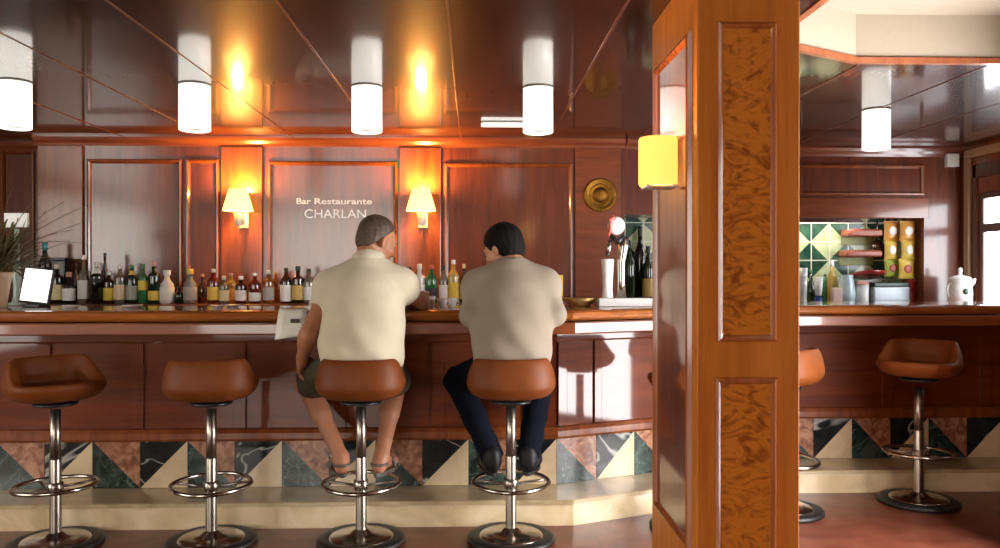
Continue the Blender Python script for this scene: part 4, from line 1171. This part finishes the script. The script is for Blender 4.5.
MB().rbox(PX(290.5, yy), PX(299.5, yy), yy-.0012, yy+.0008, PZ(295, 323, yy), PZ(295, 319, yy), r=.0004, seg=1).build('printed_mark', M['ink'], t)
# saucers and small cups on the counter
def saucer(px, Y, r, lab):
    x = PX(px, Y); t = tag(MB().lathe([(r*.55, 0), (r*.6, .002), (r*.95, .012), (r, .014), (r*.97, .016), (r*.6, .007), (r*.1, .006)], seg=28).build('saucer', M['white'], None), lab, 'saucer', 'saucers on the counter')
    t.location = (x, Y, CT+.0005)
saucer(218, 4.62, .045, 'left one of two white saucers below the red bottle with yellow label')
saucer(233, 4.66, .05, 'right one of two white saucers, below the golden bottle')
saucer(71, 4.62, .05, 'white saucer on the counter below the short dark white labelled bottle')
saucer(132, 4.66, .06, 'wide white saucer below the dark green bottle with yellow shoulder')
def cup(px, Y, h, r, mat, lab, base=CT, nm='coffee_cup', cat='cup', handle=True, grp='small cups between the men'):
    x = PX(px, Y); t = simple(nm, lab, cat, (x, Y, base), grp)
    MB().lathe([(r*.6, 0), (r*.66, .003), (r*.95, h*.6), (r, h), (r*.93, h), (r*.86, h*.6), (r*.5, .006)], (x, Y, base+.0005), 24).build('bowl', mat, t)
    if handle:
        MB().tube([(x+r*.9+.014*math.sin(q), Y, base+h*.5+h*.28*math.cos(q)) for q in [PI*i/10 for i in range(11)]], .003, 8).build('handle', mat, t)
cup(431, 4.70, .062, .028, M['white'], 'white coffee cup below the green bottle, leftmost of three')
cup(443, 4.66, .050, .028, M['white'], 'middle one of three small white cups between the men')
cup(452.5, 4.68, .052, .028, M['white'], 'rightmost of three small white cups, next to the taupe shirt')
# beer glass
Y = 4.52; x = PX(424, Y); t = simple('beer_glass', 'small glass of golden beer beside the beige sleeve', 'glass', (x, Y, CT))
MB().lathe([(.022, 0), (.024, .004), (.030, .085), (.028, .085), (.022, .075), (.02, .008)], (x, Y, CT+.0005), 24, cap=True).build('beer', plain('golden_beer', (.60, .34, .05, 1), rough=.1, coat=.6), t)
MB().lathe([(.0285, .0855), (.0305, .0875), (.027, .094), (.012, .098), (.002, .098)], (x, Y, CT+.0005), 24).build('foam', M['paper'], t)
# yellow card
Y = 4.80; t = simple('menu_card', 'yellow upright menu card right of the taupe sleeve', 'card', (PX(557, Y), Y, CT))
yel = plain('yellow_card', (.70, .50, .05, 1), rough=.5)
MB().rbox(PX(552, Y), PX(563, Y), Y-.004, Y+.004, CT+.012, PZ(557, 275, Y), r=.002).build('card', yel, t)
MB().rbox(PX(551, Y), PX(564, Y), Y-.025, Y+.025, CT+.0005, CT+.0118, r=.003).build('holder', M['brass'], t)
# brass dish
M['brass_pale'] = plain('pale_brass', (.60, .42, .16, 1), rough=.4, metal=.7, noise=.1)
#
Y = 4.78; x = PX(581, Y); t = simple('brass_dish', 'low oval brass dish left of the beer tap', 'dish', (x, Y, CT))
MB().lathe([(.05, 0), (.06, .004), (.085, .03), (.095, .045), (.088, .045), (.07, .02), (.05, .009)], (x, Y, CT+.0005), 32, sy=.7).build('bowl', M['brass_pale'], t)
MB().lathe([(.0985, .042), (.104, .046), (.0985, .050), (.095, .046)], (x, Y, CT+.0005), 32, sy=.7, cap=False).build('rim', M['brass_pale'], t)
# beer tap
Y = 4.74; xb0, xb1 = PX(606, Y), PX(652, Y); xc = PX(622, Y); xw = PX(607.5, Y)
t = simple('beer_tap', 'beer tap with a chrome column, white font and red and white head', 'beer tap', (xc, Y, CT))
MB().rbox(PX(597, Y), xb1, Y-.07, Y+.07, CT+.0005, PZ(622, 298, Y), r=.006).build('drip_tray', M['white'], t)
zb = PZ(622, 298, Y)
cz = [PZ(622, q, Y) for q in (297.5, 280, 262, 248, 238)]
MB().tube([(xc-.004, Y, cz[0]), (xc-.006, Y, cz[1]), (xc-.006, Y, cz[2]), (xc+.006, Y, cz[3]), (xc+.012, Y-.01, cz[4])], [.030, .022, .024, .030, .026], 20).build('column', M['chrome'], t)
MB().lathe([(.030, 0), (.034, .006), (.030, .05), (.036, .19), (.040, .225), (.036, .232), (.01, .232)], (xw, Y, zb+.0005), 24).build('font', M['white'], t)
MB().tube([(xw, Y-.01, PZ(608, 256, Y)), (xw+.004, Y-.02, PZ(608, 249, Y)), (xw+.014, Y-.02, PZ(608, 240, Y))], [.012, .016, .010], 12).build('nozzle', M['chrome'], t)
hz = PZ(615, 228, Y); xh = PX(615, Y)
m = MB(); m.ellipsoid((xh+.004, Y-.02, PZ(615, 226, Y)), (.052, .035, .055), 24, 16); hd = m.build('head', M['white'], t)
m = MB(); m.tube([(xh-.047+.012*math.sin(q*1.6), Y-.035, hz-.05+.10*q/1.6) for q in [i*.16 for i in range(11)]]+[(xh-.01, Y-.045, hz+.066)], [.010]*11+[.012], 10); m.build('red_badge', CP_['red'], t)
MB().tube([(xh-.03, Y-.02, PZ(608, 236, Y)), (xh+.01, Y-.03, PZ(608, 242, Y)), (xh+.05, Y-.02, PZ(608, 236, Y))], [.014, .022, .014], 12).build('collar', M['black'], t)
# dark bottles standing in the niche behind the tap
NB = 1.1002
for px, top, w_, g_, lc, lab in ((629, 240, 12, 'dgreen', None, 'tall dark green bottle in the niche just right of the beer tap'), (640, 226, 12, 'black', None, 'tallest black bottle in the niche, against the pillar'), (648, 246, 11, 'dgreen', 'gold', 'dark bottle with gold label right against the pillar edge')):
    b = bottle(px, top, w_, 'wine', g_, lc, 'dark', lab, 6.72 if px == 640 else 6.60, (.1, .42), NB); b['group'] = 'bottles in the niche'

# ---- the tiled niche on the right
Y = 6.66
red_wood = plain('red_brown_shelf', (.36, .09, .05, 1), rough=.4, coat=.3)
for i, (a, b, top, bot, lab) in enumerate(((847, 882, 229, 236.5, 'upper red brown shelf with rounded front in the tiled niche'), (845, 881.5, 250, 257, 'lower red brown shelf with rounded front in the tiled niche'))):
    x0, x1 = PX(a, Y), PX(b, Y); z1, z0 = PZ(865, top, Y), PZ(865, bot, Y)
    t = simple('wall_shelf', lab, 'shelf', ((x0+x1)/2, YN, z0), 'red brown shelves in the niche')
    MB().rbox(x0, x1, Y-.03, YN-.001, z0, z1, r=.02, seg=4).build('board', red_wood, t)
    MB().rbox(x0+.01, x1-.01, YN-.02, YN-.001, z0-.07, z0-.0005, r=.004).build('back_rail', plain('olive_rail', (.30, .32, .12, 1), rough=.5), t)
t = simple('serving_tray', 'round red tray leaning below the two shelves in the niche', 'tray', (PX(868, Y), Y, NB))
tm = Matrix.Translation((PX(868, Y), Y+.02, PZ(868, 276, Y))) @ Matrix.Rotation(-.25, 4, 'X')
MB().lathe([(.06, -.004), (.145, -.004), (.155, .014), (.150, .016), (.138, .004), (.05, .004)], seg=36, mat=tm).build('dish', plain('red_tray', (.34, .03, .025, 1), rough=.25, coat=.6), t)
MB().lathe([(.04, 0), (.02, .02), (.02, PZ(868, 277, Y)-NB-.03)], (PX(862, Y), Y+.10, NB+.0005), 20).build('foot', M['chrome_dull'], t)
t = simple('steel_ladle', 'round steel ladle hanging between the shelves and the snack bags', 'ladle', (PX(878, Y), YN-.02, PZ(878, 246, Y)))
MB().ellipsoid((PX(878, YN-.06), YN-.06, PZ(878, 246, YN-.06)), (.055, .03, .052), 20, 12).build('bowl', M['chrome'], t)
MB().tube([(PX(878, YN-.06), YN-.03, PZ(878, 242, YN-.06)), (PX(880, YN-.06), YN-.02, PZ(878, 224, YN-.06)), (PX(880, YN-.06), YN-.004, PZ(878, 221, YN-.06))], .006, 8).build('handle', M['chrome'], t)
# snack bags hung in two columns
by_ = plain('bag_yellow', (.78, .56, .10, 1), rough=.35, coat=.3); bo_ = plain('bag_orange', (.70, .34, .06, 1), rough=.35, coat=.3); bg_ = plain('bag_green', (.42, .50, .08, 1), rough=.35, coat=.3)
bags = [(891.5, 221, 241, 15, bo_, 'topmost snack bag of the left hanging column, orange and white'), (891, 240, 260, 13, by_, 'middle yellow snack bag of the left hanging column'), (892, 259, 277, 15, bg_, 'lowest greenish snack bag of the left hanging column'),
        (907.5, 221, 241, 15, bo_, 'topmost snack bag of the right hanging column, orange and white'), (908, 240, 260, 13, by_, 'middle yellow snack bag of the right hanging column'), (906.5, 259, 279, 15, by_, 'lowest yellow snack bag of the right hanging column')]
for i, (px, a, b, w_, mm, lab) in enumerate(bags):
    Yb = 6.62; Yb = 6.62 if i < 3 else 6.56; x = PX(px, Yb); z1, z0 = PZ(px, a, Yb), PZ(px, b, Yb); hw = w_/2*Yb/F*1.13
    t = simple('snack_bag', lab, 'snack bag', (x, Yb, z0), 'snack bags hanging in the niche')
    m = MB(); NXg, NZg = 10, 12
    front, back = [], []
    for j in range(NZg+1):
        v = j/NZg; r1, r2 = [], []
        for q in range(NXg+1):
            u = q/NXg*2-1
            puff = .028*(1-abs(u)**3)*(math.sin(PI*v))**.6
            wv = .003*math.sin(17*u+9*v+i)
            X_ = x+u*hw*(1-.10*math.sin(PI*v)); Z_ = z0+v*(z1-z0)
            r1.append(m.bm.verts.new((X_, Yb-puff-.0008+wv*puff*20, Z_))); r2.append(m.bm.verts.new((X_, Yb+puff*.7+.0008, Z_)))
        front.append(r1); back.append(r2)
    for j in range(NZg):
        for q in range(NXg):
            m.face([front[j][q], front[j][q+1], front[j+1][q+1], front[j+1][q]], True); m.face([back[j][q], back[j+1][q], back[j+1][q+1], back[j][q+1]], True)
    for j in range(NZg):
        for q in (0, NXg): m.face([front[j][q], front[j+1][q], back[j+1][q], back[j][q]])
    for q in range(NXg):
        for j in (0, NZg): m.face([front[j][q], front[j][q+1], back[j][q+1], back[j][q]])
    m.build('bag', mm, t)
    MB().ellipsoid((x, Yb-.026, (z0+z1)/2), (hw*.5, .006, (z1-z0)*.22), 16, 10).build('printed_patch', LB['white'] if i % 3 != 2 else CP_['red'], t)
    MB().box(x-hw*.9, x+hw*.9, Yb-.0035, Yb+.0035, z1-.012, z1-.001).build('seal', mm, t)
for i, (px, lab) in enumerate(((891.5, 'left hanging strip that carries three snack bags'), (907.5, 'right hanging strip that carries three snack bags'))):
    ys = 6.66 if i == 0 else 6.60; x = PX(px, ys); o = MB(); o.rbox(x-.012, x+.012, ys-.005, ys-.001, PZ(px, 279, ys), NZ+.0195, r=.0015, seg=1)
    tag(o.build('clip_strip', CP_['brown'], None), lab, 'strip', 'strips holding the snack bags')
# things on the worktop
Y = 6.60
def cyl(nm, px, top, w_, mat, lab, cat, prof, capm=None, Y=Y, base=NB, grp=None, part='body', part2='lid', capz=None):
    s = F/(PX(px, Y)*math.sin(YAW)+Y*math.cos(YAW)); R = w_/2/s; h = PZ(px, top, Y)-base; x = PX(px, Y)
    t = simple(nm, lab, cat, (x, Y, base), grp)
    z1 = capz or 1
    MB().lathe([(R*r, h*z) for r, z in prof], (x, Y, base+.0005), 24).build(part, mat, t)
    if capm: MB().lathe([(R*prof[-1][0]*1.05, h*z1+.0005), (R*prof[-1][0]*1.08, h*z1+.004), (R*prof[-1][0]*.9, h), (.002, h)], (x, Y, base+.0005), 20).build(part2, capm, t)
    return t, x, R, h
blue = plain('pale_blue_glaze', (.45, .58, .64, 1), rough=.25, coat=.4); dblue = plain('deep_blue', (.02, .05, .28, 1), rough=.3)
cyl('water_jug', 846.5, 275, 17, blue, 'pale blue jug in front of the shelves in the niche', 'jug', [(.75, 0), (.9, .02), (1, .3), (.85, .7), (.7, .9), (.78, 1.0), (.70, 1.0), (.6, .85)])[0]
x = PX(846.5, Y)
t = bpy.data.objects['water_jug']; MB().tube([(x-.02, Y+.06+.05*math.sin(q), NB+.13+.06*math.cos(q)) for q in [PI*i/10 for i in range(11)]], .008, 8).build('handle', blue, t)
cyl('tea_canister', 862.5, 281, 12, M['white'], 'white canister with pink lid between the blue jug and the steel bin', 'canister', [(.95, 0), (1, .02), (1, .8)], CP_['pink'], capz=.8)
cyl('juice_bottle', 832, 261, 10, G['gold'], 'yellow bottle with white cap standing in the tiled niche', 'bottle', [(.9, 0), (1, .02), (1, .55), (.5, .72), (.4, .86)], CP_['white'], capz=.86, part2='cap', Y=6.69)
cyl('water_glass', 818.5, 277, 9, M['white'], 'white tumbler with blue foot in the niche', 'glass', [(.7, .25), (1, 1), (.92, 1), (.6, .27)])
t = bpy.data.objects['water_glass']; x = PX(818.5, Y); MB().lathe([(.030, 0), (.034, .004), (.027, .046), (.01, .047)], (x, Y, NB+.0005), 20).build('foot', dblue, t)
cyl('paper_cup_stack', 803, 268, 9, M['white'], 'stack of white paper cups right beside the pillar', 'cups', [(.8, 0), (.86, .5), (.92, .51), (.88, .53), (.93, .75), (.98, .76), (.94, .78), (1, 1), (.9, 1), (.8, .9)])
cyl('olive_oil_bottle', 811, 270, 8, G['dgreen'], 'slim green bottle right of the paper cups', 'bottle', [(.9, 0), (1, .02), (1, .5), (.5, .66), (.35, .9)], CP_['green'], capz=.9, part2='cap', Y=6.72)
cyl('mint_bottle', 825, 274, 7, G['green'], 'small bright green bottle left of the yellow one', 'bottle', [(.9, 0), (1, .02), (1, .55), (.5, .7), (.38, .9)], CP_['dark'], capz=.9, part2='cap', Y=6.72)
cyl('red_canister', 911.5, 279, 9, plain('red_tin', (.40, .02, .03, 1), rough=.3, coat=.4), 'red canister standing below the right column of snack bags', 'canister', [(.95, 0), (1, .02), (1, .86)], CP_['red'], capz=.86)
Yq = 6.56
t = simple('tea_box', 'small pinkish carton in front of the blue jug', 'box', (PX(836.5, Yq), Yq, NB))
MB().rbox(PX(832, Yq), PX(841, Yq), Yq-.03, Yq+.03, NB+.0005, PZ(836, 289, Yq), r=.003).build('carton', plain('pink_carton', (.62, .44, .38, 1), rough=.6), t)
MB().rbox(PX(832.5, Yq), PX(840.5, Yq), Yq-.026, Yq+.026, PZ(836, 289, Yq)+.0005, PZ(836, 287.5, Yq), r=.002, seg=1).build('flap', LB['cream'], t)
Yq = 6.64
t = simple('steel_bin', 'grey steel container with dark lid on the niche worktop', 'container', (PX(886, Yq), Yq, NB))
MB().rbox(PX(868, Yq), PX(904, Yq), Yq-.10, Yq+.10, NB+.0005, PZ(886, 286.5, Yq), r=.012).build('body', plain('grey_steel', (.36, .40, .43, 1), rough=.3, metal=.3), t)
MB().rbox(PX(869, Yq), PX(903, Yq), Yq-.095, Yq+.095, PZ(886, 286.5, Yq)+.0005, PZ(886, 282.5, Yq), r=.006).build('lid', plain('dark_green_lid', (.02, .05, .04, 1), rough=.3), t)
# white jug on the corner worktop
Yq = 6.22; px = 960; x = PX(px, Yq); b0 = 1.1105
t = simple('white_pitcher', 'white lidded pitcher with a dark emblem by the corner window', 'pitcher', (x, Yq, b0))
h = PZ(px, 279, Yq)-b0
MB().lathe([(.075, 0), (.086, .006), (.090, .06), (.086, h*.7), (.078, h*.92), (.084, h), (.074, h), (.07, h*.9)], (x, Yq, b0+.0005), 28).build('body', M['white'], t)
MB().lathe([(.080, h+.0005), (.082, h+.006), (.05, h+.022), (.016, h+.030), (.014, h+.05), (.018, h+.075), (.010, h+.088), (.001, h+.09)], (x, Yq, b0+.0005), 24).build('lid', M['white'], t)
MB().tube([(x+.07, Yq-.01, b0+h*.70), (x+.098, Yq-.02, b0+h*.88), (x+.108, Yq-.02, b0+h*1.02)], [.020, .014, .009], 12).build('spout', M['white'], t)
MB().tube([(x-.075-.028*math.sin(q), Yq, b0+h*.5+h*.30*math.cos(q)) for q in [PI*i/10 for i in range(11)]], .008, 8).build('handle', M['white'], t)
em = Matrix.Translation((x-.005, Yq-.0885, b0+h*.48)) @ Matrix.Rotation(PI/2, 4, 'X')
MB().lathe([(.002, -.004), (.022, -.004), (.022, .004), (.002, .004)], seg=7, sy=1.25, mat=em).build('emblem', plain('dark_emblem', (.03, .07, .05, 1), rough=.5), t)
# white wall box
Yq = YR-.03; t = simple('wall_speaker', 'small square white box fixed high on the wall near the corner window', 'wall box', (PX(952, Yq), YR-.0005, PZ(952, 160, Yq)))
MB().rbox(PX(946, Yq), PX(958, Yq), YR-.05, YR-.001, PZ(952, 167, Yq), PZ(952, 154, Yq), r=.006).build('housing', M['white'], t)
MB().rbox(PX(947.5, Yq), PX(956.5, Yq), YR-.054, YR-.0505, PZ(952, 165, Yq), PZ(952, 156, Yq), r=.0015, seg=1).build('grille', M['paper'], t)

# ================================================================== CAMERA, LIGHT, VIEW
cam = bpy.data.cameras.new('camera'); co = bpy.data.objects.new('camera', cam); C.objects.link(co)
cam.sensor_width = 36; cam.lens = F/1000*36
co.location = (0, 0, EYE)
co.rotation_euler = (PI/2-math.atan(3/F), 0, -YAW)
S.camera = co
t = simple('niche_fill_lamp', 'added strip lamp tucked unseen under the head of the tiled niche', 'lamp', (2.4, YR+.16, NZ))  # unseen lamp added to brighten the niche, hidden by its cover
MB().rbox(2.0, 3.2, YR+.13, YR+.19, NZ-.012, NZ+.0195, r=.005).build('tube', plain('lit_tube', (.9, .9, .9, 1), emit=(1, .95, .85, 1), es=14), t)
MB().box(1.98, 3.22, YR+.115, YR+.128, NZ-.03, NZ+.0195).build('cover', M['frame_wood'], t)
W_ = bpy.data.worlds.new('world'); S.world = W_; W_.use_nodes = True
W_.node_tree.nodes['Background'].inputs[0].default_value = (.75, .85, 1, 1); W_.node_tree.nodes['Background'].inputs[1].default_value = .4
S.view_settings.view_transform = 'Standard'; S.view_settings.look = 'None'; S.view_settings.gamma = 1; S.view_settings.use_curve_mapping = False
S.view_settings.exposure = 0.5
S.cycles.max_bounces = 8; S.cycles.glossy_bounces = 5; S.cycles.diffuse_bounces = 4
S.cycles.sample_clamp_indirect = 6
